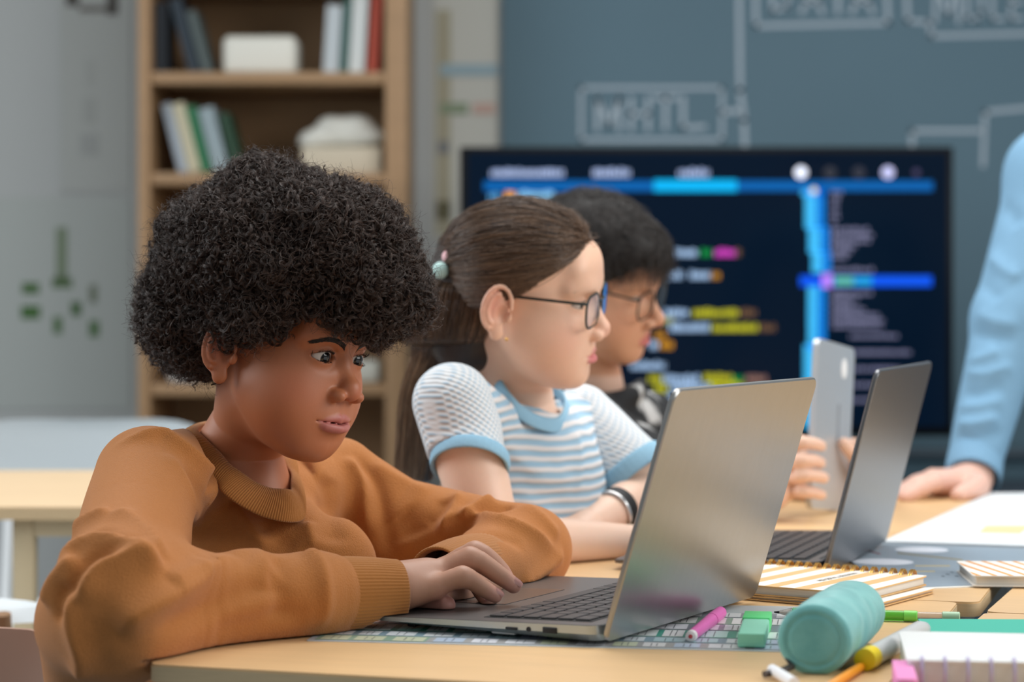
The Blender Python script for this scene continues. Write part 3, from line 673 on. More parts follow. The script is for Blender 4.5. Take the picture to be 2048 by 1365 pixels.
# striped spiral notebooks
M_kraft = mat('kraft card', 'd6ae78', 0.7, noise=0.05, nscale=200); M_white = mat('white print', 'f3efe8', 0.6)
M_gold = mat('gold wire', 'd9a95a', 0.25, metal=0.9)
M_pages = mat('page edges', 'd8d4cc', 0.8, noise=0.25, nscale=60, stretch=(0.02, 0.02, 40))
def striped(o2, e1, L_, D_, z0, z1, label, col_b, stripes, ang, ringside=True, rings=14, tilt=0.0, th=.0012, ringm=M_gold, first=0.0):
    """origin: near right corner; x runs LEFT along near edge, y away"""
    r = empty('notebook', (o2[0], o2[1], z0), label, 'notebook')
    e1 = Vector(e1).normalized(); Mx = Matrix(((-e1.x, -e1.y, 0, o2[0]), (-e1.y, e1.x, 0, o2[1]), (0, 0, 1, 0), (0, 0, 0, 1)))
    # x local = -e1 ; y local = perpendicular away
    ey = Vector((-e1.y, e1.x)); Mx = Matrix(((-e1.x, ey.x, 0, o2[0]), (-e1.y, ey.y, 0, o2[1]), (0, 0, 1, 0), (0, 0, 0, 1)))
    def o(nm, bm, m, par=None): q = obj(nm, bm, m, par or r); return off(q, r) if par is None else q
    bm = B(); add_prism(bm, rrect(L_-.006, D_-.006, 0.002, 3, (L_/2, D_/2)), z0+th, z1-th, Mx); o('page_block', bm, M_pages)
    bm = B(); add_prism(bm, rrect(L_, D_, 0.006, 5, (L_/2, D_/2)), z0, z0+th, Mx); o('back_cover', bm, col_b)
    bm = B(); add_prism(bm, rrect(L_, D_, 0.006, 5, (L_/2, D_/2)), z1-th, z1, Mx); cv = o('cover', bm, col_b)
    # stripes clipped to the cover rectangle
    bm = B(); per, wd, m = stripes
    def clip(poly, ax, lim, keep):
        out = []
        for i in range(len(poly)):
            a, b_ = poly[i], poly[(i+1) % len(poly)]; ia = (a[ax] <= lim) == keep; ib = (b_[ax] <= lim) == keep
            if ia: out.append(a)
            if ia != ib:
                t = (lim-a[ax])/(b_[ax]-a[ax]); out.append((a[0]+(b_[0]-a[0])*t, a[1]+(b_[1]-a[1])*t))
        return out
    ca, sa = cos(ang), sin(ang)
    k = -40
    while k < 40:
        u0 = first+k*per; pl_ = []
        for uu, tt in ((u0, -1), (u0+wd, -1), (u0+wd, 1), (u0, 1)): pl_.append((uu*1.0+tt*ca, tt*sa))
        for ax, lim, keep in ((0, L_-.001, True), (0, .001, False), (1, D_-.001, True), (1, .001, False)):
            if len(pl_) >= 3: pl_ = clip(pl_, ax, lim, keep)
        if len(pl_) >= 3: add_prism(bm, pl_, z1, z1+0.0002, Mx)
        k += 1
    o('cover_stripe', bm, m)
    if ringside:
        for k in range(rings):
            x = 0.014+k*(L_-0.02)/rings
            for dx in (0, .0022):
                bm = B(); rz = max((z1-TZ)/2+.002, .006); cz = TZ+.001+rz
                add_tube(bm, [Mx @ Vector((x+dx, D_-0.003+0.0072*cos(a), cz+rz*sin(a))) for a in [2*pi*j/14 for j in range(14)]], 0.0009, 6, closed=True); o('ring', bm, ringm)
    return r, Mx
e1 = (0.83, -0.557)
nb2, _ = striped((0.3290, 2.0500), (0.83, -0.557), 0.19, 0.146, TZ+0.0008, TZ+0.0050, 'lower gold striped notebook beneath the other beside the silver laptop', M_kraft, (0.0315, 0.016, M_white), radians(92), ringside=False)
nb1, NM = striped((0.3180, 2.0580), e1, 0.195, 0.160, TZ+0.0056, TZ+0.0150, 'gold and white striped spiral notebook on top of the pair beside the silver laptop', M_kraft, (0.0315, 0.0158, M_white), radians(92), rings=17, first=-0.06)
bm = B(); me = text_mesh('WINTER TALES life', 0.0095, 'cover_lettering', 0.0001); 
lt = link_mesh('cover_lettering', me, mat('grey ink', '8f8a84', 0.6), nb1, False)
off(lt, nb1); lt.matrix_parent_inverse = Matrix(); lt.matrix_local = Matrix.Translation(-Vector(nb1.location)) @ NM @ Matrix.Translation((0.0705, 0.098, TZ+0.0156)) @ Matrix.Rotation(radians(92), 4, 'Z') @ Matrix.Scale(-1, 4, (1, 0, 0))
# orange striped notebook right edge
oc = T(1946, 1152, TZ+0.0125)
nb3, _ = striped((oc.x+0.20, oc.y-0.012), (0.998, -0.06), 0.20, 0.125, TZ+0.0016, TZ+0.0125, 'orange and white striped notebook at the right edge on the grey magazine', M_white, (0.016, 0.0045, mat('orange print', 'e9a04c', 0.5)), radians(78), ringside=False)
# grey magazine and white paper
def poly_sheet(name, pts, z0, z1, m, label, cat, parent=None):
    bm = B(); add_prism(bm, [(p.x, p.y) for p in pts], z0, z1); o = obj(name, bm, m, parent); return tag(o, label, cat) if label else o
mg = poly_sheet('magazine', [T(1792, 1180), T(1990, 1172), (T(2048, 1145)+Vector((.1, .02, 0))), T(2180, 1085), T(1700, 1090), T(1690, 1120)], TZ+0.0002, TZ+0.0014, mat('slate blue print', '98a6b2', 0.35, noise=0.08, nscale=8), 'grey blue magazine with white ovals lying between the desks', 'magazine')
for px, py, wx, wy in ((1843, 1103, 0.030, 0.026), (1765, 1127, 0.033, 0.028)):
    c_ = T(px, py); bm = B(); add_disc(bm, (c_.x, c_.y, TZ+0.0014), 1, 0.0002, 28, ax=(wx, wy)); obj('printed_oval', bm, mat('pale print', 'e3e8f2', 0.5), mg)
bm = B()
for a, b_ in (((1795, 1110), (1925, 1124)), ((1830, 1136), (1900, 1136)), ((1815, 1147), (1870, 1147))):
    add_tube(bm, [T(*a)+Vector((0, 0, .0015)), T(*b_)+Vector((0, 0, .0015))], 0.0009, 4)
obj('printed_line', bm, mat('ochre print', 'b8a878', 0.5), mg)
tubeo('printed_line', [T(1718, 1100)+Vector((0, 0, .0015)), T(1760, 1112)+Vector((0, 0, .0015))], 0.001, mat('red print', 'b0686e', 0.5), mg, 4)
bm = B()
for k in range(9):
    c_ = T(1886+k*9, 1156-(k % 3)*4); add_box(bm, (c_.x, c_.y, TZ+0.0015), (0.003, 0.007, 0.0002))
obj('printed_words', bm, mat('dark print', '5d6b7c', 0.5), mg)
poly_sheet('page_edge', [T(1792, 1182), T(1990, 1174), T(1990, 1170), T(1792, 1177)], TZ, TZ+0.0010, M_paper, None, None, mg)
wp = poly_sheet('paper_sheet', [T(1764, 1090), T(2048, 1102)+Vector((.08, -.01, 0)), T(2140, 990)+Vector((.02, 0, 0)), T(1982, 992)], TZ+0.0016, TZ+0.0040, mat('white drawing paper', 'd3d8db', 0.7), 'large white paper with yellow patch at the right beside the adult', 'paper')
poly_sheet('yellow_patch', [T(1958, 1066, TZ+.004), T(2040, 1068, TZ+.004), T(2060, 1052, TZ+.004), T(1972, 1052, TZ+.004)], TZ+0.0040, TZ+0.0042, mat('yellow print', 'dcc796', 0.6), None, None, wp)
# tablet held upright by the boy with glasses
td = 2.92; c0 = P(1616, 1028, td); c1 = P(1632, 676, td+.02); c0.z += .007
tb = empty('tablet', c0, 'silver tablet held upright by the farthest child', 'tablet')
ez = (c1-c0); TH_ = ez.length; ez.normalize(); ex2 = Vector((0.42, 0.9, 0)).normalized(); ey2 = ez.cross(ex2).normalized(); ex2 = ey2.cross(ez).normalized()
TM = Matrix(((ex2.x, ey2.x, ez.x, c0.x), (ex2.y, ey2.y, ez.y, c0.y), (ex2.z, ey2.z, ez.z, c0.z), (0, 0, 0, 1))); tb.matrix_world = TM
TW = 0.168; PR = Matrix(((1, 0, 0, 0), (0, 0, -1, 0), (0, 1, 0, 0), (0, 0, 0, 1)))
M_tab = mat('pale silver aluminium', 'c3c8cd', 0.4, metal=0.55)
bm = B(); add_prism(bm, rrect(TW, TH_, 0.012, 6, (TW/2, TH_/2)), -0.004, 0.004, PR); obj('body', bm, M_tab, tb)
bm = B(); add_prism(bm, rrect(TW-.012, TH_-.012, 0.008, 6, (TW/2, TH_/2)), -0.0046, -0.004, PR); g_ = obj('glass', bm, M_dark, tb)
for v in g_.data.vertices: pass
bm = B(); add_disc(bm, (TW*.72, TH_*.86, 0.0040), 0.012, 0.0006, 24, PR, (1, 1.1)); e1_ = obj('round_emblem', bm, mat('white emblem', 'eef0f2', 0.4), tb)
bm = B(); add_prism(bm, rrect(0.010, 0.05, 0.004, 5, (TW*.62, TH_*.53)), 0.0040, 0.0045, PR); obj('reflection_patch', bm, mat('grey painted reflection', '8a9098', 0.4), tb)  # darker reflection on the tablet back, put in as a flat grey shape
# teal pencil case
def pouch():
    a = P(1627, 1296, 1.70); b = P(1706, 1240, 1.865); a.z = TZ+0.0262; b.z = TZ+0.0262
    a = np.array(a); b = np.array(b); ax = (b-a)/np.linalg.norm(b-a); L_ = np.linalg.norm(b-a)
    side = np.cross(ax, [0, 0, 1]); side /= np.linalg.norm(side)
    rs = np.random.RandomState(3); dents = [(rs.uniform(0.15, .95), rs.uniform(-2.6, 2.6), rs.uniform(.006, .013), rs.uniform(-.0010, .0009)) for _ in range(60)]
    def f(Q):
        d = Q-a; t = d@ax; x = d@side; z = d[:, 2]
        r = np.sqrt(x*x*0.92+z*z*1.0); an = np.arctan2(x, z)
        s_ = np.clip(t/L_, 0, 1); R = 0.0262+0.0018*np.sin(s_*pi)
        ds = np.maximum(r-R, np.maximum(-t, t-L_)); q = np.stack([np.maximum(r-R+.006, 0), np.maximum(np.maximum(-t, t-L_)+.006, 0)], 1)
        ds = np.sqrt((q**2).sum(1))-.006+np.minimum(np.maximum(r-R+.006, np.maximum(-t, t-L_)+.006), 0)
        ds = ds-0.0016*np.exp(-((t-0.004)/.0022)**2-((r-R+.001)/.004)**2)          # piped rim
        ds = ds+0.0012*np.exp(-((r-R+0.0065)/.0018)**2)*(t < 0.002)
        for (u, th, w_, am) in dents:
            da = (an-th+pi) % (2*pi)-pi
            ds = ds-am*np.exp(-((t-u*L_)/w_)**2-(da*R/w_/1.1)**2)
        return ds*0.9
    v, q = sdf_mesh(f, np.minimum(a, b)-.045, np.maximum(a, b)+.045, 0.0014, 'pouch')
    v[:, 2] = np.maximum(v[:, 2], TZ+0.0006)
    r = empty('pencil_case', (a[0], a[1], TZ), 'teal fabric cylinder pencil case lying in front of the notebooks', 'pencil case')
    off(mk('case_body', v, q, mat('teal fabric', '6fb4b2', 0.75, noise=0.14, nscale=50, bump=0.0004, bscale=500, sheen=0.3, col2='5da3a3'), r), r)
    zp = [Vector(a+ax*t-side*0.0262*cos(th)+np.array([0, 0, 1])*0.0262*sin(th)) for t, th in ((-.001, -.9), (0.004, -.55), (.03, -.35), (.08, -.3), (.14, -.3))]
    off(tubeo('zip', zp, 0.0016, M_dark, r, 8), r)
    z0_ = Vector(a+ax*(-0.002)-side*0.021+np.array([0, 0, -.018]))
    pz = P(1562, 1342, 1.675); pz.z = TZ+0.004
    off(tubeo('zip_slider', [zp[0], (zp[0]+pz)/2+Vector((-.004, 0, 0)), pz+Vector((-.012, .004, 0))], 0.0028, mat('dark zip metal', '4a4240', 0.4, metal=0.5), r, 8), r)
    pe = P(1588, 1362, 1.64); pe.z = TZ+0.004; ps = P(1544, 1334, 1.69); ps.z = TZ+0.006
    off(tubeo('zip_pull', [ps, pe], [0.004, 0.0045], mat('white tag', 'eceef2', 0.4), r, 12), r)
pouch()
# ------------------------------------------------------------------ heads
def seg_pts(pts, n=6):
    """Catmull-Rom densify of points (k-dim)"""
    p = np.array(pts, float); out = []
    for i in range(len(p)-1):
        p0, p1, p2, p3 = p[max(i-1, 0)], p[i], p[i+1], p[min(i+2, len(p)-1)]
        for t in np.linspace(0, 1, n, endpoint=False):
            out.append(0.5*((2*p1)+(-p0+p2)*t+(2*p0-5*p1+4*p2-p3)*t*t+(-p0+3*p1-3*p2+p3)*t**3))
    out.append(p[-1]); return np.array(out)
EYEC = (0.0300, 0.0655, 0.0); EYER = 0.0118
def ear_sdf(Q, sd):
    """Q in head space, sd=-1 right / +1 left ear"""
    q = Q*np.array([sd, 1, 1])
    c = np.array([0.0715, -0.010, -0.006])
    a = 0.50; ux = np.array([cos(a), sin(a)*0+0.0, 0]); 
    # ear frame: n outward-forward, b backward, z up (tilted back)
    n = np.array([cos(a), sin(a), 0.0]); b = np.array([sin(a), -cos(a), 0.0]); t = radians(12)
    z = np.array([0, 0, 1.0]); b2 = b*cos(t)+z*sin(t); z2 = z*cos(t)-b*sin(t)
    L = np.stack([(q-c)@b2, (q-c)@z2, (q-c)@n], 1)       # b back, z up, n outward
    th = np.linspace(-0.35*pi, 1.12*pi, 15); hel = []
    for k, x in enumerate(th):
        hel.append((0.006+0.0150*sin(x) if x < pi else 0.006+0.0150*sin(x)*0.7, 0.004+0.0235*cos(x-0.0), 0.0045+0.002*sin(x)))
    hel = [(0.004+0.0155*cos(v), 0.004+0.0245*sin(v), 0.010-0.0015*cos(v)) for v in np.linspace(1.10*pi, -0.42*pi, 15)]
    rr = [0.0022+0.0006*sin(k/14*pi) for k in range(15)]
    d = chain(L, hel, rr)
    plate = ell(L, (0.003, 0.001, 0.0045), (0.0155, 0.0255, 0.0052))
    d = smin(d, plate, 0.004)
    anti = [(0.0045+0.0095*cos(v), 0.003+0.0165*sin(v), 0.0098) for v in np.linspace(0.50*pi, -0.45*pi, 9)]
    d = smin(d, chain(L, anti, [0.0023]*9), 0.0025)
    d = smin(d, ell(L, (-0.004, -0.0245, 0.005), (0.0075, 0.0085, 0.0042)), 0.004)      # lobe
    d = smax(d, -ell(L, (-0.004, -0.002, 0.0125), (0.0078, 0.0110, 0.0080)), 0.003)     # concha
    d = smin(d, ell(L, (-0.0125, -0.005, 0.0075), (0.0035, 0.0055, 0.0038)), 0.003)     # tragus
    return d
def lips(q, p):
    mw = p.get('mw', 0.0225); lw = p.get('lip', 1.0); z0 = p.get('mz', -0.0625)
    up = seg_pts([(mw, .0725, z0), (mw*.62, .0805, z0+.0020), (.0045, .0845, z0+.0042), (0, .0846, z0+.0034)], 4)
    ur = np.interp(np.linspace(0, 1, len(up)), [0, .3, .7, 1], [.0012, .0029, .0038, .0035])*lw
    lo = seg_pts([(mw*.96, .0722, z0-.0008), (mw*.6, .0805, z0-.0042), (.004, .0852, z0-.0062), (0, .0853, z0-.0062)], 4)
    lr = np.interp(np.linspace(0, 1, len(lo)), [0, .3, .7, 1], [.0014, .0040, .0052, .0052])*lw*p.get('low_lip', 1.0)
    return chain(q, up, ur), chain(q, lo, lr), z0, mw
def head_sdf(L, p):
    """L in head space (metres, +x subject's left, +y forward, +z up), origin between the ears at eye height"""
    q = L.copy(); q[:, 0] = np.abs(q[:, 0]); ch = p.get('cheek', 1.0); jw = p.get('jaw', 1.0)
    cb, cz = p.get('back', 0), p.get('low', 0)
    d = ell(q, (0, -.014+cb/2, .036-cz/2), (.0715, .092-cb/2, .076-cz/2))
    d = smin(d, ell(q, (0, .018, -.016), (.0605, .068, .070)), .016)
    d = smin(d, ell(q, (0, .030, -.058), (.043*jw, .050, .043)), .018)
    d = smin(d, cap(q, (.046*jw, .010, -.038), (.016, .056-p.get('chin', 0)*.8, -.083), .0140, .0150), .028)
    d = smin(d, ell(q, (.0310, .0400, -.040), (.0300*ch, .0310*ch, .0340*ch)), .024)
    d = smin(d, sph(q, (0, .0650-p.get('chin', 0), -.0885), .0145), .014)
    d = smin(d, ell(q, (0, .0690, .034), (.045, .020, .030)), .02)
    d = smin(d, chain(q, [(.010, .0785, .0155), (.028, .0765, .0185), (.042, .0640, .0170)], [.0062, .0066, .0050]), .014)
    y, z, x_ = q[:, 1], q[:, 2], q[:, 0]
    ES = np.array([p.get('ex', 0), -p.get('ey', 0), 0])
    d = smax(d, -ell(q+ES, (.0315, .0855, -.0010), (.0190, .0140, .0105)), .010)
    # muzzle, nose
    d = smin(d, ell(q, (0, .0625, -.0570), (.0245, .0215, .0190)), .012)
    nw = p.get('nose', 1.0); nl = p.get('nl', 1.0)
    ny = lambda y_: .080+(y_-.080)*nl
    front = (y > .045) & (z > -.10) & (z < .035) & (x_ < .058) & (np.abs(d) < .03)
    fi = np.where(front)[0]
    if len(fi):
        Q2 = q[fi]; e_ = d[fi]
        i2 = np.where((Q2[:, 0] < .040) & (Q2[:, 2] > -.066))[0]; Q = Q2[i2]; dd = e_[i2]
        dd = smin(dd, chain(Q, [(0, .0765, .0080), (0, .0850, -.012), (0, ny(.0985), p.get('nz', 0)-.0290)], [.0060, .0062, .0080]), .009)
        dd = smin(dd, sph(Q, (0, ny(.0985), p.get('nz', 0)-.0335), .0100*(.6+.4*nw)), .005)
        dd = smin(dd, ell(Q, (.0122*nw, .0885, p.get('nz', 0)*.7-.0385), (.0068, .0105, .0068)), .0045)
        dd = smax(dd, -ell(Q, (.0060*nw, ny(.0955), p.get('nz', 0)-.0458), (.0036*nw, .0060, .0042)), .0025)
        e_[i2] = dd
        # lids
        i2 = np.where((np.abs(Q2[:, 2]) < .024) & (Q2[:, 0] > .004))[0]; Q = Q2[i2]+ES; dd = e_[i2]
        e = np.array(EYEC); R = EYER+.0016
        dd = smin(dd, sph(Q, e, R), .0055)
        op = p.get('open', 1.0); gz = p.get('gz', -.0008)
        x = Q[:, 0]-.0305; hx = np.clip(1-(x/.0132)**2, 0, 1)
        top = (.0048*op*hx**.62+.0006*np.clip(x/.0132, -1, 1)); bot = -(.0042*op*hx**.75)
        zz = Q[:, 2]-gz
        hole = np.maximum(np.maximum(zz-top, bot-zz), np.maximum(np.abs(x)-.0132, .060-Q[:, 1]))
        hole = np.maximum(hole, sph(Q, e, R+.009))
        dd = smax(dd, -hole, .0010)
        cr = [(.018, .0760, .0052), (.026, .0795, .0086), (.034, .0785, .0090), (.0435, .0715, .0048)]
        dd = smax(dd, -chain(Q, seg_pts(cr, 3), [.0006, .0009]+[.0010]*6+[.0006, .0005]), .0026)
        e_[i2] = dd
        # mouth
        i2 = np.where((Q2[:, 2] < -.040) & (Q2[:, 0] < .034))[0]; Q = Q2[i2]; dd = e_[i2]
        if len(i2):
            u, lo, z0, mw = lips(Q, p)
            dd = smin(dd, u, .0022); dd = smin(dd, lo, .0022)
            xs = np.clip(Q[:, 0]/mw, 0, 1.1); zc = z0-.0012+.0012*xs**2-.0010*np.exp(-(Q[:, 0]/.004)**2)
            slit = np.maximum(np.abs(Q[:, 2]-zc)-.0007*np.clip(1.05-xs, 0, 1)**.5, np.maximum(Q[:, 0]-mw*1.03, .074-.0075*xs**2-Q[:, 1]))
            dd = smax(dd, -slit, .0024)
            dd = smax(dd, -cap(Q, (0, .0925, -.0475), (0, .0925, z0+.010), .0028), .004)
            dd = smax(dd, -ell(Q, (0, .0905, -.0785), (.012, .0060, .0035)), .008)
            e_[i2] = dd
        d[fi] = e_
    if p.get('ears', True):
        near = np.abs(L[:, 0]) > .05
        for sd in (-1, 1):
            mk_ = near & (L[:, 0]*sd > 0)
            if mk_.any():
                ee = ear_sdf(L[mk_], sd); d[mk_] = smin(d[mk_], ee, .004)
    return d
def head_tint(L, p, skin, lipc, browc=None, blush=None):
    q = L.copy(); q[:, 0] = np.abs(q[:, 0]); col = np.tile(np.array(lin(skin)), (len(L), 1))
    u, lo, z0, mw = lips(q, p)
    if blush:
        b = 0.55*np.exp(-((q-np.array([.042, .055, -.035]))**2).sum(1)/.020**2)
        b = np.maximum(b, 0.45*np.exp(-((q-np.array([0, .10, -.036]))**2).sum(1)/.012**2))
        er = 0.8*np.exp(-((q-np.array([.080, -.016, .004]))**2/np.array([.010, .016, .022])**2).sum(1)); b = np.maximum(b, er)
        col += (np.array(lin(blush))-col)*b[:, None]
    lf = np.clip((.0011-np.minimum(u, lo))/.0012, 0, 1)*np.clip((q[:, 1]-.068)/.003, 0, 1)
    col += (np.array(lin(lipc))-col)*lf[:, None]
    if browc:
        bc = seg_pts([(.014, .083, .0165), (.026, .083, .0205), (.036, .078, .0215), (.046, .069, .0165)], 4)
        db = chain(q, bc, np.interp(np.linspace(0, 1, len(bc)), [0, .4, 1], [.0020, .0026, .0010])*p.get('browh', 1.0))
        fb = np.clip((.0028-db)/.003, 0, 1)*p.get('brow', .8); col += (np.array(lin(browc))-col)*fb[:, None]
    op = p.get('open', 1.0); gz = p.get('gz', -.0008); x = q[:, 0]+p.get('ex', 0)-.0305; hx = np.clip(1-(x/.0136)**2, 0, 1)
    top = .0048*op*hx**.62+.0006*np.clip(x/.0132, -1, 1)
    ll = np.clip(1-np.abs(q[:, 2]-gz-top-.0003)/.0011, 0, 1)*(np.abs(x) < .0138)*(q[:, 1] > .066)*p.get('liner', .85)
    col += (np.array(lin('1d0f0b'))-col)*ll[:, None]
    return col
def eyes(root, fr, iris, gaze, ex=0.0, ey=0.0):
    M_e = bpy.data.materials.get('eyeball') or mat('eyeball', 'ffffff', 0.12, attr='tint', coat=0.35, spec=0.3)
    n, m_ = 40, 60; g = np.array(gaze, float); g /= np.linalg.norm(g)
    a = np.linspace(0, pi, n); vs, cs = [], []
    up = np.array([0, 0, 1.]); s_ = np.cross(g, up); s_ /= np.linalg.norm(s_); up = np.cross(s_, g)
    for th in a:
        r = EYER*(1+0.03*max(0, 1-(th/.5)**2))
        for k in range(m_):
            ph = 2*pi*k/m_; vs.append(r*(g*cos(th)+(s_*cos(ph)+up*sin(ph))*sin(th)))
            if th < .19: c = lin('050404')
            elif th < .57:
                base = np.array(lin(iris)); c = base*(0.6+0.5*((k*7) % 5)/5)*(1.0 if th < .52 else .35)
            else:
                c = np.array(lin('cdc0b6'))*(1 if th > .62 else .75)
            cs.append(c)
    q = [(i*m_+k, i*m_+(k+1) % m_, (i+1)*m_+(k+1) % m_, (i+1)*m_+k) for i in range(n-1) for k in range(m_)]
    for sd in (-1, 1):
        v = np.array(vs)+np.array([(EYEC[0]-ex)*sd, EYEC[1]+ey, EYEC[2]])
        mk('eyeball', fr.wor(v), np.array(q)[:, ::-1], M_e, root, np.array(cs))
def strands(name, pts, rad, m, parent=None, tip=0.25):
    """pts: list/array of (n,3) polylines of equal or varying length -> hair curves"""
    cu = bpy.data.hair_curves.new(name)
    sizes = [len(p) for p in pts]; cu.add_curves(sizes)
    allp = np.concatenate(pts).astype(np.float32); cu.position_data.foreach_set('vector', allp.ravel())
    rr = np.concatenate([np.linspace(1, tip, n)*(rad[i] if hasattr(rad, '__len__') else rad) for i, n in enumerate(sizes)]).astype(np.float32)
    at = cu.attributes.get('radius') or cu.attributes.new('radius', 'FLOAT', 'POINT'); at.data.foreach_set('value', rr)
    o = bpy.data.objects.new(name, cu); C.objects.link(o); cu.materials.append(m)
    if parent is not None: o.parent = parent
    return o
def hair_mat(name, col, rough=0.35, col2=None, var=0.35):
    m = bpy.data.materials.new(name); m.use_nodes = True; nt = m.node_tree; b = nt.nodes['Principled BSDF']
    b.inputs['Roughness'].default_value = rough; b.inputs['Specular IOR Level'].default_value = 0.5
    hi = nt.nodes.new('ShaderNodeHairInfo'); mx = nt.nodes.new('ShaderNodeMix'); mx.data_type = 'RGBA'
    mx.inputs['A'].default_value = (*lin(col), 1); c2 = lin(col2) if col2 else tuple(x*(1+var*3) for x in lin(col)); mx.inputs['B'].default_value = (*c2, 1)
    nt.links.new(hi.outputs['Random'], mx.inputs['Factor']); nt.links.new(mx.outputs['Result'], b.inputs['Base Color'])
    return m
def person(name, loc, label):
    r = empty(name, (0, 0, 0), label, 'person'); return r      # parts are built in world space, origin kept on the floor below
def skin_mat(name, rough=0.45, sss=0.12, bump=0.00006):
    return mat(name, 'ffffff', rough, attr='tint', sss=sss, bump=bump, bscale=900, noise=0.03, nscale=300)
def pw(px, py, d): return np.array(P(px, py, d))
# folds: ridges laid on a garment. each fold: list of pixel points (seen surface), width m, height m
def cast(f, px, py, d0=1.4, d1=4.2):
    o = np.array([0, 0, HC]); dr = np.array([(px-CX)/F, 1.0, -(py-Y0)/F]); t = d0
    for _ in range(200):
        v = f((o+dr*t)[None])[0]
        if v < 0.0004: return o+dr*t
        t += max(v*.8, .0004)
        if t > d1: return None
    return None
def add_folds(f, verts, folds, nrm_step=0.001, quads=None):
    G = grad(f, verts, nrm_step); N = G/np.maximum(np.linalg.norm(G, axis=1, keepdims=True), 1e-9)
    D = np.zeros(len(verts))
    for pts, wd, am in folds:
        dens = seg_pts(pts, 8); pr = [cast(f, *p) for p in dens]; pr = [p for p in pr if p is not None]
        if len(pr) < 2: continue
        pr = np.array(pr); keep = [0]
        for i in range(1, len(pr)):
            if np.linalg.norm(pr[i]-pr[keep[-1]]) < .08: keep.append(i)
        pr = pr[keep]
        lo, hi = pr.min(0)-wd*3, pr.max(0)+wd*3
        idx = np.where(((verts > lo) & (verts < hi)).all(1))[0]
        if not len(idx): continue
        V = verts[idx]; best = np.full(len(V), 9.); tt = np.zeros(len(V)); n_ = len(pr)
        for i in range(n_-1):
            ba = pr[i+1]-pr[i]; L_ = ba@ba+1e-12; t = np.clip((V-pr[i])@ba/L_, 0, 1)
            dd = np.linalg.norm(V-pr[i]-t[:, None]*ba, axis=1); m_ = dd < best; best[m_] = dd[m_]; tt[m_] = (i+t[m_])/(n_-1)
        env = np.clip(np.minimum(tt, 1-tt)/0.22, 0, 1); env = env*env*(3-2*env)
        D[idx] += (am if am > 0 else am*.6)*env*np.exp(-(best/wd)**(1.35 if am > 0 else 2))
    if quads is not None:                      # relax the cloth a little so folds flow into each other
        a = np.concatenate([quads[:, 0], quads[:, 1], quads[:, 2], quads[:, 3]]); b = np.concatenate([quads[:, 1], quads[:, 2], quads[:, 3], quads[:, 0]])
        cnt = np.bincount(a, minlength=len(verts))+np.bincount(b, minlength=len(verts))
        for _ in range(1): D = .5*D+.5*(np.bincount(a, D[b], len(verts))+np.bincount(b, D[a], len(verts)))/np.maximum(cnt, 1)
    return verts+N*D[:, None], N

# contact: cloth and skin lie ON what carries them
LAPS = []      # (matrix, width, depth)
def rest_laptop(v, gap=.0009, slope=1.2):
    """lift to the deck; just outside its rim the lift ramps down so cloth drapes over the edge"""
    for M, W, D in LAPS:
        R = np.array(M.to_3x3()); t = np.array(M.translation); L = (v-t)@R
        ox = np.maximum(np.abs(L[:, 0])-W/2-.003, 0); oy = np.maximum(np.maximum(-L[:, 1], L[:, 1]-D-.003), 0); out = np.sqrt(ox**2+oy**2)
        m_ = (out < .014) & (L[:, 2] > -.03)
        top = .0160+(.0098-.0160)*np.clip(L[:, 1]/D, 0, 1)+gap-out*slope
        L[:, 2] = np.where(m_ & (L[:, 2] < top), top, L[:, 2]); v = np.where(m_[:, None], L@R.T+t, v)
    return v
def clear_desk(v, gap=.006, up=.05):
    """nothing passes through the desk edge on the children's side: stays outside below the top, rests on it above"""
    dx, dy = v[:, 0]-DC.x, v[:, 1]-DC.y; uu_ = dx*UV.x+dy*UV.y; vv_ = dx*VV.x+dy*VV.y-np.where(uu_ > 1.1515, V0[2], np.where(uu_ > .556, V0[1], V0[0]))
    hit = (vv_ > -gap) & (uu_ > -gap) & (v[:, 2] < TZ+(.0060 if up > 1 else .0016)) & (v[:, 2] > TZ-.062)
    lift = hit & ((vv_ > up) | (v[:, 2] > TZ-.010)) & (up < 1)
    v = v.copy(); v[:, 2] = np.where(lift, TZ+.0016, v[:, 2])
    mv = np.where(hit & ~lift, vv_+gap, 0); v[:, 0] -= VV.x*mv; v[:, 1] -= VV.y*mv; return v
def against_back(v, loc, face, w_, zt, hb):
    """cloth pressed onto a chair back rather than through it"""
    M = frameM(loc, (face[1], -face[0]), None); R = np.array(M.to_3x3()); t = np.array(M.translation); L = (v-t)@R
    tz = np.clip((L[:, 2]-(zt-hb))/hb, 0, 1); s_ = np.clip(L[:, 0]/(w_/2), -1, 1); fr_ = -.05*(1-s_*s_)+.04*tz-.20+.008
    m_ = (np.abs(L[:, 0]) < w_/2+.010) & (L[:, 2] > zt-hb-.012) & (L[:, 2] < zt+.012) & (L[:, 1] < fr_+.004) & (L[:, 1] > -.45)
    L[:, 1] = np.where(m_, fr_+.004, L[:, 1]); return np.where(m_[:, None], L@R.T+t, v)
def on_seat(v, zs=.438): v = v.copy(); v[:, 2] = np.where((v[:, 2] < zs+.0024) & (v[:, 2] > .36), zs+.0024, v[:, 2]); return v
def settle(o, *fns):
    n = len(o.data.vertices); co = np.empty(n*3, np.float32); o.data.vertices.foreach_get('co', co); v = co.reshape(-1, 3).astype(float)
    for f in fns: v = f(v)
    o.data.vertices.foreach_set('co', v.astype(np.float32).ravel()); o.data.update(); return o
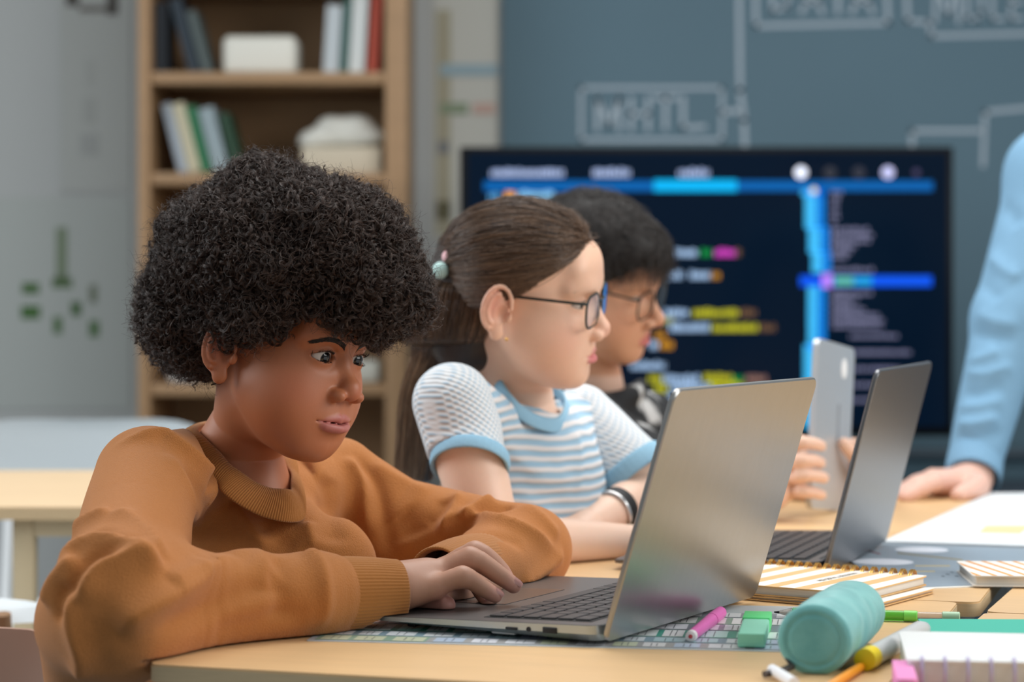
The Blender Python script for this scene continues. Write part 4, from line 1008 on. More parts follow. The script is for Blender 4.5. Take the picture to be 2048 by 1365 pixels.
# ------------------------------------------------------------------ child in the mustard sweatshirt
BK = 2.12/1.97
BR_ = np.array([[0.5523, 0.8247, 0.1218], [0.8298, -0.5578, 0.014], [-0.0795, -0.0933, 0.9925]])
bt = np.array([-0.2035, 1.97, 0.9611]); bt = np.array([bt[0]*BK, bt[1]*BK, HC+(bt[2]-HC)*BK])
BF = Fr(BR_, bt, 0.882*BK)
bp_ = dict(ex=.004, ey=.0042, chin=.0070, low_lip=1.10, nose=1.18, nl=0.72, nz=.0030, lip=1.08, cheek=1.06, open=1.15, mw=.0255)
boy = person('person', None, 'child with big dark curly hair in a mustard sweatshirt typing on the silver laptop')
M_bskin = skin_mat('warm brown skin', 0.48)
BSK, BLIP = 'b06c48', 'b56c64'
# neck
n0 = BF.wor([(0, -.022, -.045)])[0]; n1 = pw(476, 905, 2.165); n2 = n1+np.array([0.02, -.01, -.09])
def boy_head(Q):
    L = BF.loc(Q); d = head_sdf(L, bp_)*BF.s
    nk = chain(Q, [n0, (n0+n1)/2+np.array([.004, 0, 0]), n1, n2], [.040, .0380, .0415, .048])
    d = smin(d, nk, .014)
    return d
# hands
DZ = TZ+0.0125
wr = pw(742, 1180, 1.945)
RH = dict(
 palm=[(wr, .0225), (pw(800, 1172, 1.958), .0215), (pw(850, 1163, 1.975), .0200)],
 met=[[pw(805, 1185, 1.950), pw(868, 1176, 1.955)], [pw(800, 1170, 1.960), pw(878, 1150, 1.978)], [pw(800, 1165, 1.975), pw(884, 1143, 2.000)], [pw(800, 1172, 1.990), pw(880, 1152, 2.020)]],
 f=[([pw(868, 1176, 1.955), pw(925, 1155, 1.955), pw(964, 1176, 1.960), pw(990, 1192, 1.962)], [.0098, .0088, .0078, .0066]),
    ([pw(878, 1150, 1.978), pw(940, 1118, 1.978), pw(994, 1148, 1.978), pw(1027, 1172, 1.978)], [.0105, .0096, .0084, .0070]),
    ([pw(884, 1143, 2.000), pw(950, 1106, 2.000), pw(994, 1134, 1.998), pw(1014, 1160, 1.993)], [.0105, .0094, .0082, .0070]),
    ([pw(880, 1152, 2.020), pw(938, 1150, 2.026), pw(964, 1184, 2.016), pw(978, 1206, 1.995)], [.0102, .0092, .0082, .0070])],
 th=([pw(800, 1190, 1.985), pw(835, 1206, 1.985), pw(868, 1212, 1.975), pw(893, 1211, 1.965)], [.0130, .0105, .0092, .0080]))
def hand_sdf(Q, H):
    pm = chain(Q, [p for p, r in H['palm']], [r for p, r in H['palm']])
    d = pm
    for (a, b), (fp, fr_) in zip(H['met'], H['f']): d = smin(d, cap(Q, a, b, fr_[0]*1.25, fr_[0]*1.05), .010)
    fs = [chain(Q, seg_pts(fp, 3), np.interp(np.linspace(0, 1, 10), [0, 1/3, 2/3, 1], fr_)) for fp, fr_ in H['f']]
    fs = [smin(fs[i], sph(Q, H['f'][i][0][1], H['f'][i][1][1]*1.08), .004) for i in range(4)]
    fg = fs[0]
    for x in fs[1:]: fg = smin(fg, x, .0018)
    d = smin(d, fg, .0045)
    d = smin(d, chain(Q, seg_pts(H['th'][0], 3), np.interp(np.linspace(0, 1, 10), [0, 1/3, 2/3, 1], H['th'][1])), .007)
    return d
lw_ = pw(898, 1186, 2.045)
LHD = dict(
 palm=[(pw(960, 1170, 2.10), .0215), (lw_, .0195), (pw(872, 1194, 2.035), .0185), (pw(838, 1198, 2.02), .0165)],
 met=[[lw_, pw(822, 1204, 2.05)], [lw_, pw(815, 1200, 2.03)], [lw_, pw(812, 1200, 2.01)], [lw_, pw(818, 1203, 1.995)]],
 f=[([pw(822, 1204, 2.05), pw(800, 1202, 2.05), pw(785, 1212, 2.04), pw(778, 1222, 2.03)], [.009, .008, .007, .006]),
    ([pw(815, 1200, 2.03), pw(790, 1196, 2.03), pw(770, 1208, 2.02), pw(765, 1222, 2.01)], [.009, .0085, .0075, .0065]),
    ([pw(812, 1200, 2.01), pw(786, 1198, 2.01), pw(768, 1212, 2.0), pw(764, 1226, 1.99)], [.009, .0085, .0075, .0065]),
    ([pw(818, 1203, 1.995), pw(792, 1204, 1.99), pw(775, 1216, 1.98), pw(770, 1228, 1.97)], [.009, .008, .007, .0065])],
 th=([pw(885, 1194, 2.02), pw(860, 1204, 2.0), pw(838, 1210, 1.99), pw(820, 1214, 1.98)], [.011, .0095, .0085, .0075]))
el_r = pw(205, 1215, 1.80); el_l = pw(1078, 1105, 2.275)
def boy_rh(Q):
    d = hand_sdf(Q, RH); return smin(d, cap(Q, wr+(el_r-wr)*.45, wr, .0205, .0215), .010)
def boy_lh(Q):
    d = hand_sdf(Q, LHD); return smin(d, cap(Q, lw_+(el_l-lw_)*.45, lw_, .0200, .0200), .010)
b_sr, b_sl = pw(300, 965, 2.05), pw(665, 985, 2.30); b_pel = np.array([-.235, 2.198, .535]); b_chest = pw(478, 1100, 2.24)
def boy_trunk(Q):
    d = smin(chain(Q, [n1+np.array([.01, .02, -.05]), b_chest, b_pel], [.036, .060, .070]), chain(Q, [b_sr, pw(400, 985, 2.14), n1+np.array([.01, .02, -.05]), pw(580, 1000, 2.26), b_sl], [.026, .026, .030, .026, .024]), .03)
    d = smin(d, chain(Q, [b_sr, el_r, el_r+(wr-el_r)*.6], [.026, .024, .0205]), .01); return smin(d, chain(Q, [b_sl, el_l, el_l+(lw_-el_l)*.6], [.024, .022, .0200]), .01)
bR = boxof([p for p, r in RH['palm']]+[x for fp, _ in RH['f'] for x in fp]+[wr+(el_r-wr)*.5], .03)
bL = boxof([p for p, r in LHD['palm']]+[x for fp, _ in LHD['f'] for x in fp]+[lw_+(el_l-lw_)*.5], .03)
bH = (bt+np.array([-.12, -.12, -.22]), bt+np.array([.12, .12, .13])); bT = boxof([b_sr, b_sl, el_r, el_l, wr, lw_, b_pel, n1], .09)
v, q = sdf_mesh(joined([(boy_head, *bH), (boy_rh, *bR), (boy_lh, *bL), (boy_trunk, *bT)]), np.minimum(bT[0], bH[0])-.01, np.maximum(np.maximum(bT[1], bH[1]), bR[1])+.01, 0.0015, 'body')
cols = head_tint(BF.loc(v), bp_, BSK, BLIP, None, 'b0604a')
arm_ = np.abs(v-bt).max(1) > .21; cc = np.tile(np.array(lin('b98a72')), (len(v), 1))
for H in (RH, LHD):
    for fp, fr_ in H['f']:
        b_ = np.clip(1-np.linalg.norm(v-fp[3], axis=1)/.014, 0, 1); cc += (np.array(lin('cf9488'))-cc)*b_[:, None]
    b_ = np.clip(1-np.linalg.norm(v-H['th'][0][3], axis=1)/.03, 0, 1); cc += (np.array(lin('cf9085'))-cc)*b_[:, None]
cols = np.where((((v > bR[0]) & (v < bR[1])).all(1) | ((v > bL[0]) & (v < bL[1])).all(1))[:, None], cc, cols)
v[:, 2] = np.where((v[:, 2] < DZ-.0009) & (v[:, 0] > -.16) & (v[:, 2] > TZ-.03), DZ-.0009, v[:, 2])
LAPS[:] = [(LM, W1, D1), (LM2, W2, .225)]
body = settle(mk('body', v, q, M_bskin, boy, cols), lambda v: rest_laptop(v, .0010), clear_desk)
eyes(boy, BF, '0c0604', (-0.10, 1.0, -0.22), .004, .0042)
# nails
M_nail = mat('finger nail', 'd6a59c', 0.25)
for fp, fr_ in RH['f'][:2]+RH['f'][3:]:
    a, b = fp[2], fp[3]; ax = (b-a)/np.linalg.norm(b-a); up = np.array([0, -.25, 1.0]); up -= ax*(up@ax); up /= np.linalg.norm(up); sd = np.cross(ax, up)
    bm = B(); r = fr_[3]; vs = []
    for i in range(7):
        for j in range(7):
            s_ = (i/6*2-1); t = (j/6*2-1); an = s_*0.85
            rr = r*1.07; p = b+ax*(t*.0050+.0010)+(up*cos(an)+sd*sin(an))*(rr-(.0012*t*t if t > 0 else 0)-.0004*s_**4)
            if abs(s_) == 1 and abs(t) == 1: p = p-ax*t*.001
            vs.append(bm.verts.new(p))
    for i in range(6):
        for j in range(6): bm.faces.new((vs[i*7+j], vs[i*7+j+1], vs[(i+1)*7+j+1], vs[(i+1)*7+j]))
    bmesh.ops.solidify(bm, geom=bm.faces[:], thickness=0.0006)
    obj('fingernail', bm, M_nail, boy, angle=60)
# brows and lashes
bvh_f = boy_head
def brow_strands(fr, f, n=380, seed=1, th=1.0, z=0.0, dx=0.0):
    rs = np.random.RandomState(seed); out = []
    bc = seg_pts([(.013, .086, .0135), (.024, .0865, .0185), (.035, .082, .0212), (.047, .072, .0165)], 8)
    for sd in (-1, 1):
        for k in range(n):
            t = rs.rand(); i = t*(len(bc)-1.001); c = bc[int(i)]*(1-i % 1)+bc[int(i)+1]*(i % 1)
            wd = .0034*(1-.6*t)*th; c = c+np.array([dx, .004, rs.uniform(-wd, wd)+z])
            ln = rs.uniform(.004, .0075); dr = np.array([.9, -.15-.5*t, .75-1.15*t+rs.uniform(-.2, .2)]); dr /= np.linalg.norm(dr)
            pts = []
            for s_ in np.linspace(0, 1, 5): pts.append((c+dr*ln*s_)*np.array([sd, 1, 1]))
            out.append(fr.wor(np.array(pts)))
    pts = np.concatenate(out)
    for _ in range(3):
        dv = ev(f, pts); G = grad(f, pts, .0006); pts = pts-G*(dv-.0003)[:, None]/np.maximum((G**2).sum(1), .3)[:, None]
    return list(pts.reshape(-1, 5, 3))
def lash_strands(fr, n=34, seed=2, lng=.0075, gz=-.0008, op=1.0, ex=0.0, ey=0.0):
    rs = np.random.RandomState(seed); out = []
    for sd in (-1, 1):
        for up_ in (1, 0):
            for k in range(n if up_ else n//2):
                s_ = rs.uniform(-.95, .98); x = s_*.0138; hx = max(0, 1-s_*s_)
                z = gz+(.0048*op*hx**.62+.0006*s_ if up_ else -.0042*op*hx**.75)
                r = EYER+.0014; y = EYEC[1]+sqrt(max(1e-6, r*r-(x+.0005)**2-z*z))
                c = np.array([.0305+x, y, z]); l_ = lng*rs.uniform(.6, 1)*(1 if up_ else .5)*(0.7+.3*s_)
                o1 = np.array([s_*.5, .85, .25 if up_ else -.4]); o2 = np.array([s_*.6, .5, .9 if up_ else -.5])
                pts = [c, c+o1*l_*.5, c+o1*l_*.5+o2*l_*.45]
                out.append(fr.wor((np.array(pts)+np.array([-ex, ey, 0]))*np.array([sd, 1, 1])))
    return out
M_bhair = hair_mat('dark curly hair', '120c0a', 0.36, '574034')
M_brow = hair_mat('brow hair', '0b0807', 0.5)
strands('eyebrows', brow_strands(BF, boy_head, z=-.0045, th=1.15, dx=-.003), 0.00018, M_brow, boy, .3)
strands('eyelashes', lash_strands(BF, n=46, lng=.0085, op=1.15, ex=.004, ey=.0042), 0.00022, M_brow, boy, .2)

# ------------------------------------------------------------------ curly hair
def wob(Q, seed, scale, n=6):
    rs = np.random.RandomState(seed); o = np.zeros(len(Q))
    for _ in range(n):
        k = rs.randn(3); k /= np.linalg.norm(k); k *= scale*rs.uniform(.7, 1.4); o += np.sin(Q@k+rs.uniform(0, 6.28))
    return o/n
def zlow(q):
    y = q[:, 1]; z = np.interp(y, [-.10, -.045, -.025, -.012, .004, .022, .040, .056, .072, .088, .11, .15, .19], [-.052, -.046, -.012, -.012, -.022, -.014, .004, .020, .034, .034, .012, .006, .03])
    z = z+np.clip(-q[:, 0]-.10, 0, .05)*.9*(y > 0)
    # far side of the head: keep the hair off the far cheek
    z = np.where(q[:, 0] > .02, z+.004, z)
    return z
def hvol(q):
    q = (q-np.array([0, -.004, .082]))/.925+np.array([0, -.004, .082])
    d = ell(q, (0, -.004, .086), (.122, .155, .104))
    d = smin(d, sph(q, (0, -.105, .028), .078), .03); d = smin(d, sph(q, (-.045, -.075, .022), .068), .03)
    d = smin(d, ell(q, (.010, .106, .060), (.066, .062, .052)), .02)
    d = smin(d, sph(q, (-.01, -.035, .135), .055), .03)
    d = smin(d, sph(q, (-.074, -.002, .016), .034), .02); d = smin(d, sph(q, (-.070, .030, .028), .026), .02)
    return d-.0120*wob(q, 5, 80, 8)
def hcore(Q):
    q = BF.loc(Q); d = hvol(q)+.0150+.003*wob(q, 9, 420, 8)
    d = np.maximum(d, (zlow(q)+.012)-q[:, 2]); return d*.8*BF.s
hv, hq = sdf_mesh(hcore, bt+np.array([-.20, -.20, -.08]), bt+np.array([.20, .20, .22]), 0.0032, 'hair')
hair = mk('hair', hv, hq, mat('hair mass', '0d0908', 0.8, bump=0.002, bscale=260), boy)
rs = np.random.RandomState(11)
def sample_hair(n, dmin, dmax, lowpad=0.0):
    out = []
    while sum(map(len, out)) < n:
        q = np.stack([rs.uniform(-.14, .14, 60000), rs.uniform(-.20, .19, 60000), rs.uniform(-.06, .20, 60000)], 1)
        d = hvol(q); m_ = (d < dmax) & (d > dmin) & (q[:, 2] > zlow(q)+lowpad); q = q[m_]
        cd_ = (q-np.array([0, 0, .06]))@np.array([-.83, .56, .1]); q = q[cd_ > -.045]      # camera sees this side best, keep it densest
        if len(q):
            hd = boy_head(BF.wor(q)); q = q[hd > .002]; out.append(q)
    return np.concatenate(out)[:n]
def curls(C0, ns, npt, rad, length, turns, spread, seed):
    r_ = np.random.RandomState(seed); n = len(C0)
    e_ = .002; G = np.stack([hvol(C0+np.eye(3)[i]*e_)-hvol(C0-np.eye(3)[i]*e_) for i in range(3)], 1); G /= np.linalg.norm(G, axis=1, keepdims=True)
    A = G*.55+r_.randn(n, 3)*.75+np.array([0, 0, -.15]); A /= np.linalg.norm(A, axis=1, keepdims=True)
    U = np.cross(A, r_.randn(n, 3)); U /= np.linalg.norm(U, axis=1, keepdims=True); W_ = np.cross(A, U)
    t = np.linspace(-.5, .5, npt)
    R = r_.uniform(*rad, n); Ln = r_.uniform(*length, n); Tn = r_.uniform(*turns, n)*r_.choice([-1, 1], n); ph = r_.uniform(0, 6.28, n)
    bend = r_.randn(n, 3)*.35
    res = []
    for s_ in range(ns):
        dp = r_.randn(n)*.16; rr = R*(1+r_.randn(n)*.09); sh = r_.randn(n, 3)*spread; ls = 1+r_.randn(n)*.10
        an = ph[:, None]+dp[:, None]+Tn[:, None]*2*pi*(t[None]+.5)
        tp = (1-.35*np.abs(t*2)**2)[None]*rr[:, None]
        p = C0[:, None]+A[:, None]*(t[None, :, None]*(Ln*ls)[:, None, None])+U[:, None]*(np.cos(an)*tp)[..., None]+W_[:, None]*(np.sin(an)*tp)[..., None]
        p = p+bend[:, None]*((t**2)[None, :, None]*Ln[:, None, None])+sh[:, None]*(1+t[None, :, None])
        res.append(p)
    P_ = np.concatenate(res); return P_
cl = []
cl.append(curls(sample_hair(2700, -.016, -.002), 22, 20, (.0038, .0078), (.009, .018), (1.2, 2.2), .00045, 1))
cl.append(curls(sample_hair(1500, -.012, .001), 12, 22, (.0018, .0036), (.014, .026), (2.0, 3.6), .0003, 2))
cl.append(curls(sample_hair(5000, -.004, .004), 1, 14, (.0020, .0090), (.010, .034), (.3, 1.2), .002, 3))
cl.append(curls(sample_hair(330, -.010, -.001), 34, 24, (.0036, .0060), (.012, .022), (1.3, 2.2), .00035, 6))
# finer fuzz along the hairline and the nape
q_ = sample_hair(6000, -.05, .004, -.001); q_ = q_[(q_[:, 2] < zlow(q_)+.018)]; cl.append(curls(q_[:1400], 4, 14, (.0014, .0034), (.008, .016), (1.2, 2.4), .0008, 4))
def todo(P_): return BF.wor(P_.reshape(-1, 3)).reshape(P_.shape)
pts = [x for P_ in cl for x in todo(P_)]
curl = strands('hair_curls', pts, 0.00012, M_bhair, boy, .5)
# scalp hair close to the head along the temple
# ------------------------------------------------------------------ sweatshirt
NB = pw(476, 905, 2.165)
el_r = pw(236, 1222, 1.80); sh_r = pw(288, 955, 2.03); sh_l = pw(680, 960, 2.30); el_l = pw(1050, 1101, 2.265)
TF = Fr(facing((.88, -.47), -.10), pw(478, 1040, 2.205))
pel = np.array([-.235, 2.198, .535])
outer = [(360, 862, 2.17), (383, 890, 2.12), (410, 935, 2.09), (447, 975, 2.07), (485, 1008, 2.06), (530, 1030, 2.06), (580, 1038, 2.07), (612, 1026, 2.10), (612, 985, 2.14), (600, 945, 2.19), (588, 908, 2.24), (545, 872, 2.28), (480, 850, 2.28), (410, 846, 2.24)]
inner = [(390, 850, 2.17), (412, 880, 2.13), (440, 915, 2.11), (473, 944, 2.09), (508, 968, 2.09), (545, 984, 2.09), (578, 986, 2.10), (591, 974, 2.13), (588, 948, 2.16), (579, 922, 2.20), (566, 900, 2.24), (530, 862, 2.27), (480, 842, 2.27), (425, 838, 2.24)]
def closed_spline(p, n):
    p = np.array(p); m_ = len(p); out = []
    for i in range(m_):
        p0, p1, p2, p3 = p[(i-1) % m_], p[i], p[(i+1) % m_], p[(i+2) % m_]
        for t in np.linspace(0, 1, n, endpoint=False): out.append(0.5*((2*p1)+(-p0+p2)*t+(2*p0-5*p1+4*p2-p3)*t*t+(-p0+3*p1-3*p2+p3)*t**3))
    return np.array(out)

NOp = np.array([pw(*p) for p in outer]); RCc = NOp.mean(0); _u, _s, _v = np.linalg.svd(NOp-RCc); RN = _v[2]*np.sign(_v[2][2]); RX, RY = _v[0], _v[1]
_pr = (NOp-RCc)@np.stack([RX, RY], 1); RA = (np.abs(_pr[:, 0]).max()*1.0, np.abs(_pr[:, 1]).max()*1.0)
def sweater(Q):
    L = TF.loc(Q)
    body_ = ell(L, (0, .005, -.075), (.122, .085, .125))
    body_ = smin(body_, cap(Q, pw(440, 1180, 2.25), pel, .085, .090), .05)
    yoke = chain(Q, [sh_r+np.array([.012, .01, -.004]), pw(385, 948, 2.13), pw(470, 985, 2.19), pw(590, 985, 2.24), sh_l+np.array([-.01, 0, -.002])], [.044, .044, .046, .044, .040])
    body_ = smin(body_, yoke, .035)
    body_ = smin(body_, ell(Q, pw(575, 1130, 2.14), (.085, .050, .060)), .05)
    ua = chain(Q, [sh_r, pw(268, 1075, 1.93), el_r], [.0450, .0500, .0520])
    fa = chain(Q, seg_pts([(*el_r, .0520), (*pw(325, 1220, 1.835), .0475), (*pw(440, 1205, 1.865), .0400), (*pw(560, 1198, 1.90), .0375), (*pw(630, 1192, 1.92), .0385), (*pw(668, 1192, 1.93), .0330)], 3)[:, :3],
               seg_pts([(*el_r, .0520), (0, 0, 0, .0485), (0, 0, 0, .0400), (0, 0, 0, .0375), (0, 0, 0, .0385), (0, 0, 0, .0330)], 3)[:, 3])
    arm = smin(ua, fa, .030)
    ua2 = chain(Q, [sh_l, pw(790, 1058, 2.30), pw(900, 1078, 2.29), el_l], [.0410, .0530, .0500, .0430])
    fa2 = chain(Q, [el_l, pw(985, 1135, 2.19), pw(945, 1152, 2.13)], [.0430, .0425, .0365])
    arm2 = smin(ua2, fa2, .016)
    arm = smin(arm, cap(Q, pw(165, 1255, 1.83), pw(200, 1420, 1.96), .036, .044), .03)
    d = smin(body_, arm, .016); d = smin(d, arm2, .018)
    nk = chain(Q, [n0, (n0+n1)/2+np.array([.010, 0, 0]), n1+np.array([.008, -.002, -.012])], [.050, .0500, .046])
    d = smax(d, -nk, .006)
    w_ = (Q-RCc)@RN; rad = np.sqrt(((Q-RCc)@RX/RA[0])**2+((Q-RCc)@RY/RA[1])**2)
    d = smax(d, -np.maximum(-w_, (rad-1)*.05), .006)
    # flat underside resting on the desk
    return d
def sweater_d(Q):
    d = sweater(Q); return d-.0012*wob(Q, 21, 60, 7)
lo = np.array([-.60, 1.70, .36]); hi = np.array([.16, 2.48, .98])
sv, sq = sdf_mesh(sweater_d, lo, hi, 0.0030, 'sweatshirt', proj=1)
fold_ = [
 ([(225, 1022), (262, 1043), (302, 1079), (322, 1120)], .0080, .0070),
 ([(140, 1078), (171, 1046), (225, 1024)], .0080, .0065),
 ([(112, 1140), (160, 1099), (211, 1088), (262, 1104), (325, 1128)], .0080, .0090),
 ([(150, 1088), (207, 1062), (280, 1088)], .0060, -.0060),
 ([(158, 1215), (180, 1167), (215, 1135), (279, 1121), (328, 1150)], .0080, .0090),
 ([(140, 1200), (160, 1150), (195, 1116), (255, 1112)], .0055, -.0080),
 ([(92, 1215), (110, 1165), (160, 1115)], .0085, .0065),
 ([(225, 1260), (300, 1215), (391, 1165), (462, 1108)], .0100, .0100),
 ([(300, 1262), (410, 1218), (520, 1172), (560, 1150)], .0100, -.0080),
 ([(330, 1168), (365, 1148), (410, 1135)], .007, .005),
 ([(148, 1179), (146, 1250), (165, 1319), (160, 1362)], .0085, .0075),
 ([(118, 1250), (124, 1200), (136, 1165)], .0060, -.0070),
 ([(200, 1230), (196, 1290), (215, 1350)], .009, -.002),
 ([(222, 892), (315, 870), (350, 886), (400, 925), (440, 972)], .0065, .0070),
 ([(330, 905), (362, 945), (384, 995), (396, 1060)], .0090, .0030),
 ([(360, 930), (398, 985), (412, 1040), (402, 1090)], .0070, -.0040),
 ([(445, 966), (420, 1010), (393, 1062)], .0020, .0020),
 ([(600, 1108), (628, 1115), (645, 1150), (650, 1200), (645, 1262)], .0085, .0065),
 ([(545, 1112), (560, 1150), (566, 1210), (560, 1250)], .0090, -.0060),
 ([(465, 1112), (505, 1106), (530, 1130), (536, 1180)], .010, .0045),
 ([(420, 1268), (520, 1246), (620, 1222)], .011, -.006),
 ([(459, 996), (500, 1055), (545, 1112)], .0090, .0070), ([(520, 1048), (560, 1080), (600, 1108)], .0090, -.0045),
 ([(612, 1043), (622, 1075), (628, 1105)], .0065, .0055), ([(655, 950), (662, 1020), (672, 1095)], .0130, -.0080),
 ([(687, 912), (722, 962), (737, 1040), (748, 1110)], .0080, .0060), ([(705, 905), (752, 970), (770, 1060), (780, 1120)], .0080, -.0080),
 ([(920, 978), (903, 1031), (876, 1066)], .0065, .0080), ([(925, 1046), (970, 1008), (1025, 990)], .0065, .0085), ([(895, 1000), (885, 1030), (862, 1055)], .0070, -.0060),
 ([(950, 1040), (990, 1020), (1030, 1012)], .0055, -.0080),
 ([(862, 1094), (897, 1050), (944, 1040), (1006, 1048), (1069, 1075), (1118, 1112)], .0070, .0085),
 ([(925, 1074), (990, 1070), (1050, 1092)], .0080, -.0050),
 ([(1037, 1175), (1085, 1140), (1128, 1104)], .0070, .0065), ([(795, 1030), (812, 1050), (825, 1080)], .0170, -.0100),
 ([(740, 925), (800, 962), (860, 988)], .010, .004), ([(1045, 1010), (1085, 1040), (1118, 1080)], .009, .005)]
fold = [(p, w_*1.1, a_*1.3) for p, w_, a_ in fold_]
sv, _ = add_folds(sweater_d, sv, fold, quads=sq)
up_ = sv[:, 2] < TZ+.004
ontable = ((sv[:, 0]-DC.x)*UV.y-(sv[:, 1]-DC.y)*UV.x > -.002) & (sv[:, 1] > 1.6)
sv[:, 2] = np.where(up_ & ontable & (sv[:, 2] > TZ-.06), TZ+.0022, sv[:, 2])
M_sw = mat('mustard sweatshirt fleece', 'b3733d', 0.9, noise=0.07, nscale=260, sheen=0.14, bump=0.0011, bscale=900, spec=0.2)
b_back = lambda v: against_back(v, (-0.180, 2.166, 0), (0.88, -0.47), .32, .675, .25)
sweat = settle(mk('sweatshirt', sv, sq, M_sw, boy), rest_laptop, clear_desk, on_seat, b_back)
def tubeloft(name, cs, ax, rx, ry, upv, ribs, amp, m, parent, n=288, thick=.0022, inner=None):
    """rings at centres cs; elliptical radii rx (horizontal), ry (up); turned-in edge"""
    V, Qd = [], []; rings = len(cs)
    for i in range(rings):
        t = np.array(ax, float)/np.linalg.norm(ax); u = upv-t*(upv@t); u /= np.linalg.norm(u); s_ = np.cross(t, u)
        for k in range(n):
            a = 2*pi*k/n; rb = amp*abs(cos(a*ribs/2)) if amp else 0
            V.append(cs[i]+s_*cos(a)*(rx[i]+rb)+u*sin(a)*(ry[i]+rb))
    for i in range(rings-1):
        for k in range(n): Qd.append((i*n+k, i*n+(k+1) % n, (i+1)*n+(k+1) % n, (i+1)*n+k))
    return mk(name, np.array(V), np.array(Qd), m, parent)
M_rib = mat('mustard ribbed knit', 'aa6f38', 0.9, noise=0.06, nscale=300, sheen=0.2, bump=0.0003, bscale=1500, spec=0.2)
def cuff(a, b, r0, r1, name, parent, bulge=.003, rxs=.92, skew=None):
    t = np.linspace(0, 1, 12); cs = [a+(b-a)*x for x in t]
    r = [r0+(r1-r0)*x+bulge*sin(pi*min(1, x*1.05))*.5 for x in t]; ax = (b-a)/np.linalg.norm(b-a)
    cs += [b+ax*.0012, b+ax*.0008, b-ax*.002, b-ax*.012]; r += [r[-1]-.0008, r[-1]-.0022, r[-1]-.0030, r[-1]-.0036]
    cs = [a-ax*.003, a-ax*.001]+cs; r = [r[0]-.004, r[0]-.001]+r
    return tubeloft(name, cs, ax, [x*rxs for x in r], r, np.array([0, 0, 1.]), 66, .0007, M_rib, parent)
ca, cb = pw(664, 1193, 1.929), pw(793, 1188, 1.957)
c1_ = cuff(ca, cb, .0335, .0292, 'cuff', boy, .002)
ca2, cb2 = pw(960, 1146, 2.155), pw(872, 1152, 2.045)
c2_ = cuff(ca2, cb2, .0375, .0262, 'cuff', boy, .004, 1.0)
for c_ in (c1_, c2_):
    n_ = len(c_.data.vertices); co = np.empty(n_*3, np.float32); c_.data.vertices.foreach_get('co', co); co = co.reshape(-1, 3)
    co[:, 2] = np.maximum(co[:, 2], TZ+(.0125 if c_ is c2_ else .0024)); c_.data.vertices.foreach_set('co', co.ravel())
for c_ in (c1_, c2_): settle(c_, rest_laptop)
# piped seams where cuff meets sleeve
def ringpts(c, ax, r, n=64):
    ax = ax/np.linalg.norm(ax); u = np.array([0, 0, 1.])-ax*ax[2]; u /= np.linalg.norm(u); s_ = np.cross(ax, u)
    return [c+(s_*cos(2*pi*k/n)+u*sin(2*pi*k/n))*r for k in range(n)]
# collar band
def push(f, p, it=4, off=0.0):
    p = np.array(p, float)
    for _ in range(it):
        G = grad(f, p, .001); g2 = np.maximum((G**2).sum(1), .3); p = p-G*((ev(f, p)-off)/g2)[:, None]
    return p
NO = 44
op_ = closed_spline([pw(*p) for p in outer], NO); ip_ = closed_spline([pw(*p) for p in inner], NO)
vis = slice(0, NO*10)
dsp = push(sweater_d, op_, 5, .0010)-op_; dl = np.linalg.norm(dsp, axis=1, keepdims=True); dsp *= np.minimum(1, .010/np.maximum(dl, 1e-9))
for _ in range(160): dsp = (np.roll(dsp, 1, 0)+dsp*2+np.roll(dsp, -1, 0))/4
op_ = op_+dsp
for _ in range(14): op_ = (np.roll(op_, 1, 0)+op_*2+np.roll(op_, -1, 0))/4
dsp = push(boy_head, ip_, 5, .0030)-ip_; dl = np.linalg.norm(dsp, axis=1, keepdims=True); dsp *= np.minimum(1, .006/np.maximum(dl, 1e-9))
for _ in range(160): dsp = (np.roll(dsp, 1, 0)+dsp*2+np.roll(dsp, -1, 0))/4
ip_ = ip_+dsp
for _ in range(14): ip_ = (np.roll(ip_, 1, 0)+ip_*2+np.roll(ip_, -1, 0))/4
cen = ip_.mean(0); V, Qd = [], []; n_ = len(op_); NS = 16
for k in range(n_):
    o_, i_ = op_[k], ip_[k]; tg = op_[(k+1) % n_]-op_[k-1]; ac = i_-o_; nn = np.cross(tg, ac); nn /= np.linalg.norm(nn)
    if nn@((o_+i_)/2-(cen+np.array([0, 0, -.05]))) < 0: nn = -nn
    rb = .00065*(1 if (k//2) % 2 else -1)
    for j in range(NS):
        a = 2*pi*j/NS; u = .5-.5*cos(a); hgt = .0030*sin(a)+(.0022*sin(pi*u) if 1 else 0)
        V.append(o_+ac*u+nn*(hgt+(rb if 0 < a < pi else 0)))
for k in range(n_):
    for j in range(NS): Qd.append((k*NS+j, k*NS+(j+1) % NS, ((k+1) % n_)*NS+(j+1) % NS, ((k+1) % n_)*NS+j))
mk('collar', np.array(V), np.array(Qd)[:, ::-1], M_rib, boy)
